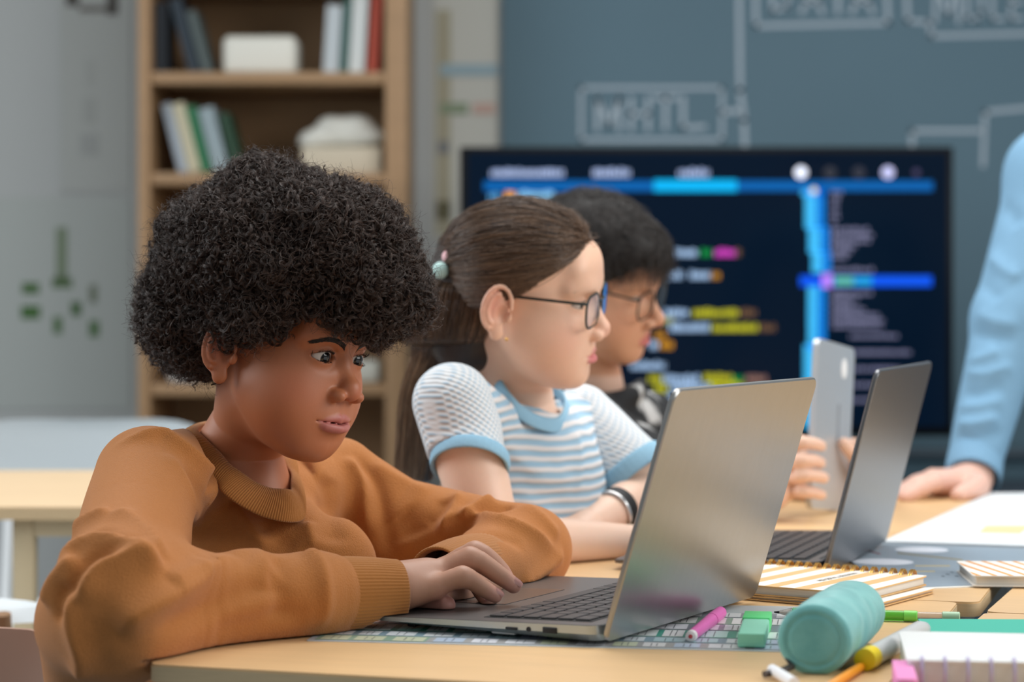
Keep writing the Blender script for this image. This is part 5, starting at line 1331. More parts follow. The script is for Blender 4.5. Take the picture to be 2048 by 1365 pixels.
# trousers and shoes
M_trs = mat('dark blue trousers', '2b3446', 0.85)
def trousers(Q, pel, kn, an, r=.062):
    d = ell(Q, pel+np.array([0, 0, -.02]), (.100, .100, .070))
    for k_, a_, s_ in zip(kn, an, (-1, 1)):
        d = smin(d, chain(Q, [pel+(k_-pel)*.12, k_, a_], [.072, .055, .042]), .03)
    return d
def legs(root, pel, f, m, sh):
    f = np.array([f[0], f[1], 0.]); f /= np.linalg.norm(f); l = np.array([-f[1], f[0], 0])
    kn = [pel+f*.345+l*s_*.072+np.array([0, 0, -.01]) for s_ in (-1, 1)]; an = [k_+np.array([0, 0, -k_[2]+.10])+f*(-.02) for k_ in kn]
    ff = lambda Q: trousers(Q, pel, kn, an)
    pp = np.array(kn+an+[pel]); v_, q_ = sdf_mesh(ff, pp.min(0)-.14, pp.max(0)+.14, .008, 't', 1); settle(mk('trousers', v_, q_, m, root), lambda v: np.where(((v[:, :2]-pel[:2])@f[:2] < .25)[:, None], on_seat(v), v))
    for a_ in an:
        g_ = lambda Q: np.maximum(smin(cap(Q, a_+np.array([0, 0, -.055])-f*.02, a_+np.array([0, 0, -.072])+f*.12, .040, .030), cap(Q, a_, a_+np.array([0, 0, -.05]), .040, .042), .03), -Q[:, 2]+.002)
        v_, q_ = sdf_mesh(g_, a_-np.array([.2, .2, .12]), a_+np.array([.2, .2, .08]), .006, 's', 1); mk('shoe', v_, q_, sh, root)
M_shoe = mat('white trainer', 'd0d0cc', 0.6)
legs(boy, pel, (.88, -.47), M_trs, M_shoe)

# ------------------------------------------------------------------ girl with glasses
GF = Fr(np.array([[0.2377, 0.9704, 0.0435], [0.9492, -0.2225, -0.2226], [0.2063, -0.0942, 0.9739]]), (.0108, 2.5, 1.0133), .993)
gp = dict(back=.018, low=.014, nose=.95, nl=.72, lip=.88, cheek=1.08, open=.80, mw=.0205, liner=.55, brow=.55, browh=.8)
girl = person('person', None, 'girl with long brown hair and glasses in a white and blue striped knit top')
def mixer(name, ca, cb, axes, scale, rough=.85, lo=.35, hi=.65, bump=.0006):
    """two yarn colours alternating in bands along the given axes"""
    m = bpy.data.materials.new(name); m.use_nodes = True; nt = m.node_tree; b = nt.nodes['Principled BSDF']; b.inputs['Roughness'].default_value = rough
    b.inputs['Specular IOR Level'].default_value = .2
    tc = nt.nodes.new('ShaderNodeTexCoord'); acc = None
    nz = nt.nodes.new('ShaderNodeTexNoise'); nz.inputs['Scale'].default_value = 14; nt.links.new(tc.outputs['Object'], nz.inputs['Vector'])
    dv = nt.nodes.new('ShaderNodeVectorMath'); dv.operation = 'SCALE'; dv.inputs['Scale'].default_value = .010; nt.links.new(nz.outputs['Color'], dv.inputs[0])
    ad = nt.nodes.new('ShaderNodeVectorMath'); nt.links.new(tc.outputs['Object'], ad.inputs[0]); nt.links.new(dv.outputs[0], ad.inputs[1])
    for ax, sc in zip(axes, scale):
        dt = nt.nodes.new('ShaderNodeVectorMath'); dt.operation = 'DOT_PRODUCT'; dt.inputs[1].default_value = ax; nt.links.new(ad.outputs[0], dt.inputs[0])
        mu = nt.nodes.new('ShaderNodeMath'); mu.operation = 'MULTIPLY'; mu.inputs[1].default_value = 2*pi/sc; nt.links.new(dt.outputs['Value'], mu.inputs[0])
        sn = nt.nodes.new('ShaderNodeMath'); sn.operation = 'SINE'; nt.links.new(mu.outputs[0], sn.inputs[0])
        if acc is None: acc = sn
        else:
            mm = nt.nodes.new('ShaderNodeMath'); mm.operation = 'MULTIPLY'; nt.links.new(acc.outputs[0], mm.inputs[0]); nt.links.new(sn.outputs[0], mm.inputs[1]); acc = mm
    mr = nt.nodes.new('ShaderNodeMapRange'); mr.inputs['From Min'].default_value = -.6+lo; mr.inputs['From Max'].default_value = hi; nt.links.new(acc.outputs[0], mr.inputs['Value'])
    mx = nt.nodes.new('ShaderNodeMix'); mx.data_type = 'RGBA'; mx.inputs['A'].default_value = (*lin(ca), 1); mx.inputs['B'].default_value = (*lin(cb), 1)
    nt.links.new(mr.outputs[0], mx.inputs['Factor']); nt.links.new(mx.outputs['Result'], b.inputs['Base Color'])
    bp = nt.nodes.new('ShaderNodeBump'); bp.inputs['Distance'].default_value = bump; nt.links.new(acc.outputs[0], bp.inputs['Height']); nt.links.new(bp.outputs[0], b.inputs['Normal'])
    return m
M_gskin = skin_mat('light skin', .45)
gn0 = GF.wor([(0, -.020, -.045)])[0]; gn1 = pw(1040, 800, 2.565)
def g_head(Q):
    d = head_sdf(GF.loc(Q), gp)*GF.s
    return smin(d, chain(Q, [gn0, gn1, gn1+np.array([0, .01, -.07])], [.038, .039, .06]), .014)
gsh_r = pw(905, 805, 2.41); gsh_l = pw(1165, 828, 2.65); gel_r = pw(985, 1082, 2.38); gwr_r = pw(1290, 1088, 2.50); gel_l = pw(1292, 985, 2.62); gwr_l = pw(1165, 1062, 2.50)
def spread_hand(w_, dirv, upv, sd, sc=1.0, curl=.25, r=.0085):
    """simple relaxed hand from a wrist point: returns hand dict"""
    dirv = np.array(dirv, float); dirv /= np.linalg.norm(dirv); s_ = np.cross(dirv, upv); s_ /= np.linalg.norm(s_); up = np.cross(s_, dirv)
    H = dict(palm=[(w_, .0205*sc), (w_+dirv*.030*sc, .0175*sc), (w_+dirv*.05*sc, .0150*sc)], met=[], f=[])
    for k, (o_, ln) in enumerate(((-.026, .046), (-.009, .056), (.009, .060), (.026, .052))):
        mcp = w_+dirv*(.070-.004*abs(k-1.5))*sc+s_*o_*sc*sd; d2 = dirv*cos(curl)-up*sin(curl); d3 = dirv*cos(2*curl)-up*sin(2*curl)
        p1 = mcp+d2*ln*.5*sc; p2 = p1+d3*ln*.30*sc; p3 = p2+d3*ln*.2*sc-up*.003
        H['met'].append([w_+s_*o_*.4*sc*sd, mcp]); H['f'].append(([mcp, p1, p2, p3], [r*sc, r*.92*sc, r*.82*sc, r*.7*sc]))
    a = w_+s_*(-.018)*sc*sd+dirv*.015*sc; t_ = -s_*sd*.6+dirv*.8; t_ /= np.linalg.norm(t_)
    H['th'] = ([a, a+t_*.026*sc-up*.004, a+t_*.046*sc-up*.006, a+t_*.060*sc-up*.008], [.0125*sc, .0105*sc, .0095*sc, .008*sc]); return H
UP = np.array([0, 0, 1.])
GH1 = spread_hand(gwr_r, (.9, .42, -.02), UP, -1, .92); GH2 = spread_hand(gwr_l, (-.8, -.55, -.02), UP, 1, .92)
def g_arms(Q):
    d = chain(Q, [gsh_r+np.array([.01, 0, -.03]), gel_r, gwr_r], [.040, .031, .0195])
    d = np.minimum(d, chain(Q, [gsh_l+np.array([0, 0, -.03]), gel_l, gwr_l], [.036, .030, .0190]))
    d = smin(d, hand_sdf(Q, GH1), .008); return smin(d, hand_sdf(Q, GH2), .008)
gpel = np.array([-.13, 2.72, .535]); g_ch = pw(1060, 1010, 2.58)
def g_trunk(Q):
    c0 = gn1+np.array([.005, .02, -.05]); d = smin(chain(Q, [c0, g_ch+np.array([-.05, .033, .03]), gpel], [.034, .046, .060]), chain(Q, [gsh_r, c0, gsh_l], [.026, .028, .024]), .02)
    d = smin(d, chain(Q, [gsh_r, gsh_r+(gel_r-gsh_r)*.4], [.026, .030]), .02); return smin(d, chain(Q, [gsh_l, gsh_l+(gel_l-gsh_l)*.4], [.024, .028]), .02)
bx_ = [(g_head, GF.t+np.array([-.12, -.12, -.20]), GF.t+np.array([.13, .13, .13])), (g_arms, (-.12, 2.24, TZ-.03), (.42, 2.74, .93)), (g_trunk, *boxof([gsh_r, gsh_l, gpel, gn1], .08))]
v, q = sdf_mesh(joined(bx_), (-.25, 2.22, .40), (.44, 2.86, 1.15), .0022, 'body')
cols = head_tint(GF.loc(v), gp, 'f0c2a6', 'd87f80', '5a4238', 'e0907c')
tb_ = ((v[:, 0]-DC.x)*UV.y-(v[:, 1]-DC.y)*UV.x > 0); v[:, 2] = np.where(tb_ & (v[:, 2] > TZ-.05), np.maximum(v[:, 2], TZ+.0008), v[:, 2])
cols = np.where((v[:, 2] < .90)[:, None], np.array(lin('f0cbb4')), cols)
settle(mk('body', v, q, M_gskin, girl, cols), rest_laptop, lambda v: clear_desk(v, .008))
eyes(girl, GF, '24140e', (-.02, 1, -.30))
strands('eyelashes', lash_strands(GF, 26, 4, .006, op=.8), .0002, M_brow, girl, .2)
# knit top
TG = Fr(facing((.83, -.55), 0), pw(1062, 1005, 2.56))
gpel = np.array([-.13, 2.72, .535])
gc = [(1002, 752, 2.52), (1022, 788, 2.49), (1052, 818, 2.485), (1085, 834, 2.495), (1112, 836, 2.52), (1126, 815, 2.555), (1124, 785, 2.60), (1095, 762, 2.64), (1050, 748, 2.63), (1015, 742, 2.58)]
def ringplane(pts):
    A_ = np.array(pts); c_ = A_.mean(0); _, _, v_ = np.linalg.svd(A_-c_); n_ = v_[2]*np.sign(v_[2][2]); pr = (A_-c_)@v_[:2].T
    return c_, n_, v_[0], v_[1], np.abs(pr[:, 0]).max(), np.abs(pr[:, 1]).max()
def cut_above(d, Q, rp, k=.006, grow=1.0):
    c_, n_, x_, y_, ra, rb = rp; w_ = (Q-c_)@n_; rad = np.sqrt(((Q-c_)@x_/(ra*grow))**2+((Q-c_)@y_/(rb*grow))**2)
    return smax(d, -np.maximum(-w_, (rad-1)*.05), k)
GRP = ringplane([pw(*p) for p in gc])
def g_body(Q):
    L = TG.loc(Q); d = ell(L, (0, 0, .006), (.105, .078, .118)); d = smin(d, cap(Q, TG.t+np.array([-.83, .55, 0])*.085+np.array([0, 0, -.06]), gpel, .078, .090), .045)
    d = smin(d, chain(Q, [gsh_r+np.array([.012, .01, -.004]), pw(985, 858, 2.50), pw(1045, 890, 2.56), pw(1110, 880, 2.61), gsh_l], [.036, .036, .036, .036, .033]), .025)
    d = smax(d, -chain(Q, [gn0, gn1, gn1+np.array([.004, -.006, -.018])], [.05, .046, .042]), .006)
    d = cut_above(d, Q, GRP)
    return d-.0010*wob(Q, 31, 70, 7)
def g_sl_r(Q):
    d = chain(Q, [gsh_r, pw(925, 868, 2.405), pw(940, 945, 2.385)], [.0430, .0430, .0400]); return np.maximum(d, (Q-pw(940, 918, 2.395))@np.array([-.05, -.55, -.83]))-.0008*wob(Q, 32, 80, 6)
ax_l = gel_l-gsh_l; ax_l /= np.linalg.norm(ax_l)
def g_sl_l(Q):
    e_ = gsh_l+(gel_l-gsh_l)*.72; d = chain(Q, [gsh_l, e_], [.0350, .0460]); return np.maximum(d, (Q-e_)@ax_l)-.0008*wob(Q, 33, 80, 6)
M_str = mixer('striped knit', '86b3cf', 'ebe6e4', [(0, 0, 1), (.83, .55, 0)], [.0125, .0001], lo=.2, hi=.35)
M_str = mixer('striped knit', 'a0c2d8', 'e2e0e0', [(.04, -.05, 1)], [.0116], lo=.25, hi=.45, bump=.001)
M_dot = mixer('dotted knit', 'dfe2e4', 'b4c9d8', [(.55, .83, 0), (0, 0, 1)], [.0078, .0070], lo=.75, hi=.55, bump=.0008)
M_blue = mat('sky blue ribbed knit', '92bcd4', .8, noise=.06, nscale=60, bump=.0006, bscale=300, spec=.2)
gfold = [([(1015, 860), (1060, 900), (1120, 925)], .012, -.004), ([(1020, 900), (1070, 945), (1150, 960)], .010, .004), ([(1150, 860), (1160, 920), (1150, 990)], .008, .004),
         ([(1035, 960), (1080, 990), (1140, 1000)], .010, -.004), ([(1040, 990), (1100, 1030)], .009, .004)]
for nm, fn, m, lo_, hi_ in (('knit_top', g_body, M_str, (-.35, 2.38, .36), (.20, 2.92, .98)), ('sleeve', g_sl_r, M_dot, (-.15, 2.33, .77), (.02, 2.50, .96)), ('sleeve', g_sl_l, M_dot, (.02, 2.54, .72), (.22, 2.74, .96))):
    v_, q_ = sdf_mesh(fn, lo_, hi_, .0036, nm, 1)
    if nm == 'knit_top': v_, _ = add_folds(fn, v_, gfold, quads=q_)
    settle(mk(nm, v_, q_, m, girl), lambda v: clear_desk(v, .006, 9), on_seat)
def band(name, c, ax, rx, ry, w_, m, root, th=.004, n=96, upv=UP, ribs=60, amp=.0006):
    ax = np.array(ax, float); ax /= np.linalg.norm(ax); cs = [c+ax*t for t in np.linspace(-w_/2, w_/2, 7)]
    V = [c+ax*(-w_/2)]+cs+[c+ax*(w_/2), c+ax*(w_/2-.002), c+ax*(-w_/2)]; R_ = [-th, 0, .0006, .0010, .0012, .0010, .0006, 0, -.001, -th, -th]
    return tubeloft(name, V, ax, [rx+x for x in R_], [ry+x for x in R_], upv, ribs, amp, m, root, n)
band('cuff', pw(940, 925, 2.392), (-.05, -.55, -.83), .0415, .0460, .015, M_blue, girl, upv=np.array([0, 1., 0]))
band('cuff', gsh_l+(gel_l-gsh_l)*.76, ax_l, .0465, .0465, .022, M_blue, girl)
# collar
gcp = closed_spline([pw(*p) for p in gc], 12); V, Qd = [], []; n_ = len(gcp); gcen = gcp.mean(0)
for k in range(n_):
    o_ = gcp[k]; rad_ = o_-gcen; rad_[2] = 0; rad_ /= np.linalg.norm(rad_); ac = rad_*.008+np.array([0, 0, -.016]); nn = rad_*.9+np.array([0, 0, .45])
    for j in range(12):
        a = 2*pi*j/12; V.append(o_+ac*(.5-.5*cos(a))+nn*(.0028*sin(a)+.0012))
for k in range(n_):
    for j in range(12): Qd.append((k*12+j, k*12+(j+1) % 12, ((k+1) % n_)*12+(j+1) % 12, ((k+1) % n_)*12+j))
mk('collar', np.array(V), np.array(Qd), M_blue, girl)
legs(girl, gpel, (.83, -.55), mat('pale denim', '8fa0b4', .8), M_shoe)
# hair
M_ghair = hair_mat('long brown hair', '2e201a', .30, '84664e'); M_gmass = mat('brown hair mass', '2a1d17', .5, noise=.3, nscale=60, bump=.001, bscale=120)
tie = np.array([0, -.094, .012])
def hl_z(y): return np.interp(y, [-.03, -.012, .004, .02, .04, .06, .075, .088, .10], [-.010, .020, .024, .020, .027, .040, .050, .060, .08])
def g_mass(Q):
    q = GF.loc(Q); d = ell(q, (0, -.006, .034), (.0765, .0870, .0725)); d = smin(d, ell(q, (0, -.072, .008), (.045, .030, .040)), .03)
    d = np.maximum(d, hl_z(q[:, 1])+.005-q[:, 2]); d = smax(d, q[:, 1]-.073+.30*np.clip(.066-q[:, 2], 0, 1), .004)
    lo_ = chain(Q, [GF.wor([(0, -.052, -.010)])[0], GF.wor([(-.012, -.062, -.060)])[0], pw(905, 700, 2.55), pw(868, 800, 2.58), pw(850, 950, 2.62)], [.048, .038, .026, .016, .010])
    return smin(d, lo_, .015)-.0012*wob(Q, 41, 220, 6)
v_, q_ = sdf_mesh(g_mass, (-.20, 2.34, .76), (.16, 2.74, 1.16), .0034, 'hair', 1); mk('hair', v_, q_, M_gmass, girl)
rg = np.random.RandomState(5); st = []
hlp = seg_pts([(0, .074, .066), (.020, .073, .061), (.038, .066, .052), (.053, .050, .041), (.063, .032, .030), (.0685, .018, .022), (.0715, .004, .027), (.074, -.012, .024), (.074, -.026, .000)], 8)
for sd, n_ in ((-1, 3400), (1, 1500)):
    for k in range(n_):
        t = rg.rand(); i = t*(len(hlp)-1.001); a = hlp[int(i)]*(1-i % 1)+hlp[int(i)+1]*(i % 1)+rg.randn(3)*.0010
        a = a+(tie-a)*rg.choice([0, 0, rg.uniform(0, .45)])*np.array([1, 1, 0])
        b = tie+rg.randn(3)*np.array([.009, .004, .009]); ss = np.linspace(0, 1, 14); pts = a[None]+(b-a)[None]*ss[:, None]
        c0 = np.array([0, -.006, .034]); R_ = np.array([.0765, .0870, .0725]); w_ = rg.uniform(-.0005, .0028)+.004*sin(pi*t)*0
        dd = (pts-c0)/R_; nr = np.linalg.norm(dd, axis=1, keepdims=True); pj = c0+dd/nr*(R_+w_)*(1+.012*np.sin(ss*3+k*.7))[:, None]
        ez_ = np.clip(np.minimum(1, (1-ss)/.18), 0, 1)[:, None]; es_ = np.clip(ss/.10, 0, 1)[:, None]
        pts = pj*ez_+(pts*(1-ez_)); pts[:, 2] -= .010*np.sin(ss*pi)*(t > .55)*rg.rand()
        if ((pts[1:8, 2] < hl_z(pts[1:8, 1])+.005) & (pts[1:8, 1] > .034)).any(): continue
        if pts[0, 1] > .034: pts = pts[1:]
        st.append(GF.wor(pts*np.array([sd, 1, 1])))
strands('hair_strands', st, .00030, M_ghair, girl, .5); st = []
spine = seg_pts([GF.wor([(0, -.058, .022)])[0], GF.wor([(-.010, -.072, -.055)])[0], pw(900, 700, 2.55), pw(864, 800, 2.58), pw(846, 960, 2.63)], 6)
for k in range(2200):
    a = rg.uniform(0, 2*pi); rr = rg.uniform(1.0, 1.18); m_ = len(spine)-8; wdt = np.interp(np.linspace(0, 1, m_), [0, .12, .3, .7, 1], [.024, .050, .050, .040, .030]); a2 = a+np.linspace(0, rg.uniform(-.3, .3), m_)
    off3 = np.stack([np.cos(a2)*wdt*rr, np.sin(a2)*wdt*rr, np.zeros(m_)], 1)
    st.append((spine[:m_]+off3)[:m_-rg.randint(0, 5)])
strands('hair_strands', st, .00034, M_ghair, girl, .6); st = []
for k in range(3600):
    a = rg.uniform(0, 2*pi); rr = rg.uniform(.8, 1.05); m_ = len(spine); wdt = np.interp(np.linspace(0, 1, m_), [0, .10, .25, .5, .75, 1], [.022, .050, .052, .044, .036, .028])
    a2 = a+np.linspace(0, rg.uniform(-.35, .35), m_); wv = .003*np.sin(np.linspace(0, 7, m_)+k)
    off3 = np.stack([np.cos(a2)*(wdt*rr+wv)*.7-np.linspace(.006, .012, m_), np.sin(a2)*(wdt*rr+wv)*.8, np.zeros(m_)], 1)
    st.append((spine+off3)[rg.randint(0, 3):m_-rg.randint(0, 6)])
strands('long_hair', st, .00034, hair_mat('lighter brown hair', '4a372b', .35, 'a98a6c'), girl, .5)  # long back strands are a lighter brown than the crown hair
rr_ = GF.wor([tie+np.array([-.012, -.006, 0])])[0]
def ball(c, r, nm, m, root, n=16):
    bm = B(); bmesh.ops.create_uvsphere(bm, u_segments=n*2, v_segments=n, radius=r)
    for v_ in bm.verts: v_.co += Vector(c)
    return obj(nm, bm, m, root, angle=180)
ball(pw(881, 541, 2.462), .0095, 'hair_bobble', mat('mint bobble', 'b9dcd8', .5), girl); ball(pw(898, 514, 2.468), .0080, 'hair_bobble', mat('pink bobble', 'eebcc0', .5), girl)
ball(pw(1013, 679, 2.415), .0022, 'earring', mat('gold earring', 'e0b070', .3, metal=.8), girl)
# glasses in head space
def glasses(root, fr, fm, cx=.0310, cz=-.006, w_=.0460, h_=.0360, y=.0905, r=.0013, bend=.10, ear=(.0755, -.004, .012)):
    g = bpy.data.objects.new('glasses', None); C.objects.link(g); g.parent = root; g.empty_display_size = .05
    glassm = bpy.data.materials.get('clear lens') or mat('clear lens', 'ffffff', .02, trans=1.0)
    glassm.node_tree.nodes['Principled BSDF'].inputs['IOR'].default_value = 1.12
    for sd in (-1, 1):
        pl_ = rrect(w_, h_, .014, 6); 
        def mp(x, z): return fr.wor([(sd*(cx+x), y-bend*(x+w_/2), cz+z)])[0]
        tubeo('rim', [mp(x, z) for x, z in pl_], r, fm, g, 8, closed=True)
        bm = B(); f1 = [bm.verts.new(mp(x*.97, z*.97)) for x, z in pl_]; nrm = fr.R[:, 1]*.0012; f2 = [bm.verts.new(Vector(v.co)+Vector(nrm)) for v in f1]
        bm.faces.new(f1); bm.faces.new(f2[::-1]); n_ = len(f1)
        for i in range(n_): bm.faces.new((f1[i], f2[i], f2[(i+1) % n_], f1[(i+1) % n_]))
        obj('lens', bm, glassm, g, angle=20)
        p0 = fr.wor([(sd*(cx+w_/2), y-bend*w_, cz+h_/2-.006)])[0]; p1 = fr.wor([(sd*(cx+w_/2+.005), y-bend*w_-.006, cz+h_/2-.005)])[0]; p2 = fr.wor([(sd*ear[0], ear[1], ear[2])])[0]; p3 = fr.wor([(sd*(ear[0]-.002), ear[1]-.022, ear[2]-.012)])[0]
        tubeo('temple', [p0, p1, (p1+p2)/2+np.array([0, 0, .0]), p2, p3], r*1.25, fm, g, 8)
    tubeo('bridge', [fr.wor([(-(cx-w_/2)*1.0, y, cz+.006)])[0], fr.wor([(0, y+.004, cz+.010)])[0], fr.wor([((cx-w_/2), y, cz+.006)])[0]], r, fm, g, 8)
    return g
M_gl = mat('dark metal frame', '1f2a28', .35, metal=.4)
glasses(girl, GF, M_gl)
# watch on the left wrist
wa = gel_l-gwr_l; wa /= np.linalg.norm(wa); wc = gwr_l+(gel_l-gwr_l)*.50
wt = bpy.data.objects.new('watch', None); C.objects.link(wt); wt.parent = girl
band('strap', wc, wa, .0262, .0262, .017, M_dark, wt, th=.0014, ribs=0, amp=0); band('case_rim', wc-wa*.0105, wa, .0268, .0268, .006, mat('silver rim', 'c9c9c9', .25, metal=.8), wt, th=.002, ribs=0, amp=0)
# ------------------------------------------------------------------ boy in the black patterned shirt
KF = Fr(np.array([[0.4097, 0.9054, 0.1115], [0.8847, -0.3645, -0.2905], [0.2223, -0.2176, 0.9504]]), (.1131, 3.05, 1.0301), .987)
kp = dict(back=.012, low=.010, nose=1.05, nl=.92, lip=.95, cheek=1.0, open=.85, mw=.021, liner=.5, brow=.7)
kid = person('person', None, 'farthest child with messy black hair and glasses in a black and white shirt')
kn0 = KF.wor([(0, -.020, -.045)])[0]; kn1 = pw(1190, 775, 3.10)
def k_head(Q):
    d = head_sdf(KF.loc(Q), kp)*KF.s; return smin(d, chain(Q, [kn0, kn1, kn1+np.array([0, .01, -.07])], [.040, .040, .06]), .014)
# hands on the tablet
KH = dict(palm=[(pw(1545, 985, 2.88), .022), (pw(1555, 955, 2.89), .020), (pw(1560, 930, 2.90), .017)],
 met=[[pw(1550, 975, 2.88), pw(1572, 893, 2.900)], [pw(1550, 975, 2.88), pw(1568, 926, 2.895)], [pw(1550, 975, 2.88), pw(1570, 958, 2.895)], [pw(1550, 985, 2.88), pw(1572, 988, 2.895)]],
 f=[([pw(1572, 895, 2.90), pw(1600, 886, 2.865), pw(1626, 888, 2.868), pw(1642, 892, 2.88)], [.0095, .0088, .0082, .0072]),
    ([pw(1568, 930, 2.895), pw(1598, 922, 2.860), pw(1626, 922, 2.865), pw(1640, 926, 2.88)], [.0098, .0092, .0085, .0076]),
    ([pw(1570, 965, 2.895), pw(1602, 952, 2.860), pw(1630, 952, 2.865), pw(1647, 956, 2.88)], [.0095, .0090, .0082, .0072]),
    ([pw(1572, 990, 2.895), pw(1602, 984, 2.865), pw(1626, 986, 2.868), pw(1643, 990, 2.88)], [.0085, .0080, .0075, .0066])],
 th=([pw(1555, 960, 2.92), pw(1580, 930, 2.96), pw(1605, 915, 2.98), pw(1620, 905, 2.985)], [.012, .010, .009, .008]))
LT = pw(1760, 965, 3.10)
KH2 = dict(palm=[(LT, .021), (pw(1742, 940, 3.09), .019), (pw(1730, 920, 3.08), .016)],
 met=[[LT, pw(1722, y_, 3.08)] for y_ in (895, 920, 945, 968)],
 f=[([pw(1722, y_, 3.08), pw(1706, y_-4, 3.10), pw(1690, y_-2, 3.10), pw(1678, y_, 3.09)], [.0095, .0088, .0080, .0070]) for y_ in (895, 920, 945, 968)],
 th=([pw(1735, 950, 3.06), pw(1715, 920, 3.03), pw(1698, 900, 3.02), pw(1688, 888, 3.015)], [.012, .0105, .0098, .0085]))
ks_r = pw(1175, 850, 3.00); ks_l = pw(1300, 850, 3.26); ke_r = pw(1385, 1005, 2.86); ke_l = pw(1480, 985, 3.26)
kw_r = KH['palm'][0][0]
def k_arms(Q):
    d = chain(Q, [ks_r+(ke_r-ks_r)*.6, ke_r, kw_r], [.036, .029, .021]); d = np.minimum(d, chain(Q, [ks_l+(ke_l-ks_l)*.6, ke_l, LT], [.036, .029, .021]))
    d = smin(d, hand_sdf(Q, KH), .008); return smin(d, hand_sdf(Q, KH2), .008)
kpel = np.array([.02, 3.26, .535]); k_ch = pw(1232, 1000, 3.15)
def k_trunk(Q):
    c0 = kn1+np.array([.005, .02, -.05]); d = smin(chain(Q, [c0, k_ch+np.array([-.03, .02, .02]), kpel], [.034, .048, .060]), chain(Q, [ks_r, c0, ks_l], [.028, .030, .028]), .02)
    d = smin(d, chain(Q, [ks_r, ke_r], [.028, .028]), .02); return smin(d, chain(Q, [ks_l, ke_l], [.028, .028]), .02)
bx_ = [(k_head, KF.t+np.array([-.12, -.12, -.22]), KF.t+np.array([.13, .13, .13])), (k_arms, (.12, 2.76, TZ-.03), (.62, 3.36, .92)), (k_trunk, *boxof([ks_r, ks_l, ke_r, ke_l, kpel, kn1], .08))]
v, q = sdf_mesh(joined(bx_), (-.10, 2.74, .40), (.64, 3.44, 1.17), .0028, 'body')
cols = head_tint(KF.loc(v), kp, 'd6a080', 'c8706c', '1c1512', 'c98468'); cols = np.where((v[:, 2] < .90)[:, None], np.array(lin('dfb8a2')), cols)
tb_ = ((v[:, 0]-DC.x)*UV.y-(v[:, 1]-DC.y)*UV.x > 0); v[:, 2] = np.where(tb_ & (v[:, 2] > TZ-.05), np.maximum(v[:, 2], TZ+.001), v[:, 2])
settle(mk('body', v, q, M_gskin, kid, cols), lambda v: clear_desk(v, .008))
eyes(kid, KF, '1c110c', (0, 1, -.45))
TK = Fr(facing((.9, -.4), 0), pw(1232, 960, 3.14)); kpel = np.array([.02, 3.26, .535])
def k_shirt(Q):
    d = ell(TK.loc(Q), (0, 0, -.01), (.115, .082, .14)); d = smin(d, cap(Q, pw(1215, 1100, 3.16), kpel, .088, .10), .04)
    d = smin(d, chain(Q, [ks_r, pw(1215, 840, 3.10), pw(1262, 835, 3.18), ks_l], [.042, .040, .040, .042]), .03)
    for s_, e_ in ((ks_r, ke_r), (ks_l, ke_l)): d = smin(d, np.maximum(chain(Q, [s_, s_+(e_-s_)*.78], [.044, .050]), (Q-(s_+(e_-s_)*.78))@((e_-s_)/np.linalg.norm(e_-s_))), .016)
    d = smin(d, chain(Q, [pw(1160, 800, 3.08), pw(1215, 812, 3.03), pw(1262, 790, 3.08), pw(1282, 770, 3.14)], [.012, .013, .012, .010]), .010)
    d = smax(d, -chain(Q, [kn0, kn1, kn1+np.array([.010, -.012, -.02])], [.046, .044, .040]), .006)
    return d-.003*wob(Q, 51, 60, 7)
v_, q_ = sdf_mesh(k_shirt, (-.16, 2.82, .36), (.42, 3.42, .98), .0050, 'shirt', 1)
settle(mk('shirt', v_, q_, mat('black and white shirt print', '17191c', .8, nscale=16, col2='c9cac9'), kid), clear_desk, on_seat)
for n in bpy.data.materials['black and white shirt print'].node_tree.nodes:
    if n.type == 'MAP_RANGE': n.inputs['From Min'].default_value = .50; n.inputs['From Max'].default_value = .60
legs(kid, kpel, (.9, -.4), M_trs, M_shoe)
M_khair = hair_mat('messy black hair', '14100f', .36, '38302c')
def khz(y): return np.interp(y, [-.05, -.02, -.005, .01, .03, .05, .07, .085, .11], [-.05, -.02, .010, -.006, .010, .022, .030, .024, .03])
def k_vol(q):
    q = (q-np.array([0, 0, .03]))/.95+np.array([0, 0, .03])
    d = ell(q, (0, -.010, .046), (.086, .106, .086)); d = smin(d, ell(q, (-.01, .060, .068), (.052, .045, .034)), .02); return d-.007*wob(q, 61, 95, 7)
def k_mass(Q):
    q = KF.loc(Q); return np.maximum(k_vol(q)+.006, khz(q[:, 1])+.006-q[:, 2])*.85
v_, q_ = sdf_mesh(k_mass, KF.t-np.array([.14, .14, .08]), KF.t+np.array([.16, .14, .17]), .0036, 'hair', 1); mk('hair', v_, q_, mat('black hair mass', '12100f', .6), kid)
st = []; rk = np.random.RandomState(8)
while len(st) < 5200:
    q = np.array([rk.uniform(-.1, .1), rk.uniform(-.12, .115), rk.uniform(-.05, .14)]); q0 = q[None]
    if not (-.012 < k_vol(q0)[0] < .002) or q[2] < khz(q[1])+.004: continue
    g = q-np.array([0, -.01, .03]); g /= np.linalg.norm(g); fl = np.array([rk.randn()*.5, .9 if q[1] > -.02 else -.5, -.55])+rk.randn(3)*.35; fl -= g*(g@fl)*.8; fl /= np.linalg.norm(fl)
    L_ = rk.uniform(.02, .045); s_ = np.linspace(-.5, 1, 9)[:, None]; pts = q+fl*L_*s_+g*(.006*s_-.012*s_**2)+np.array([0, 0, -.010])*s_**2+rk.randn(3)*.002*np.sin(s_*5)
    pts = pts[pts[:, 2] > khz(pts[:, 1])-.012]
    if len(pts) > 3: st.append(KF.wor(pts))
strands('hair_strands', st, .00035, M_khair, kid, .3)
glasses(kid, KF, M_gl, w_=.0460, h_=.0370, cz=-.008)
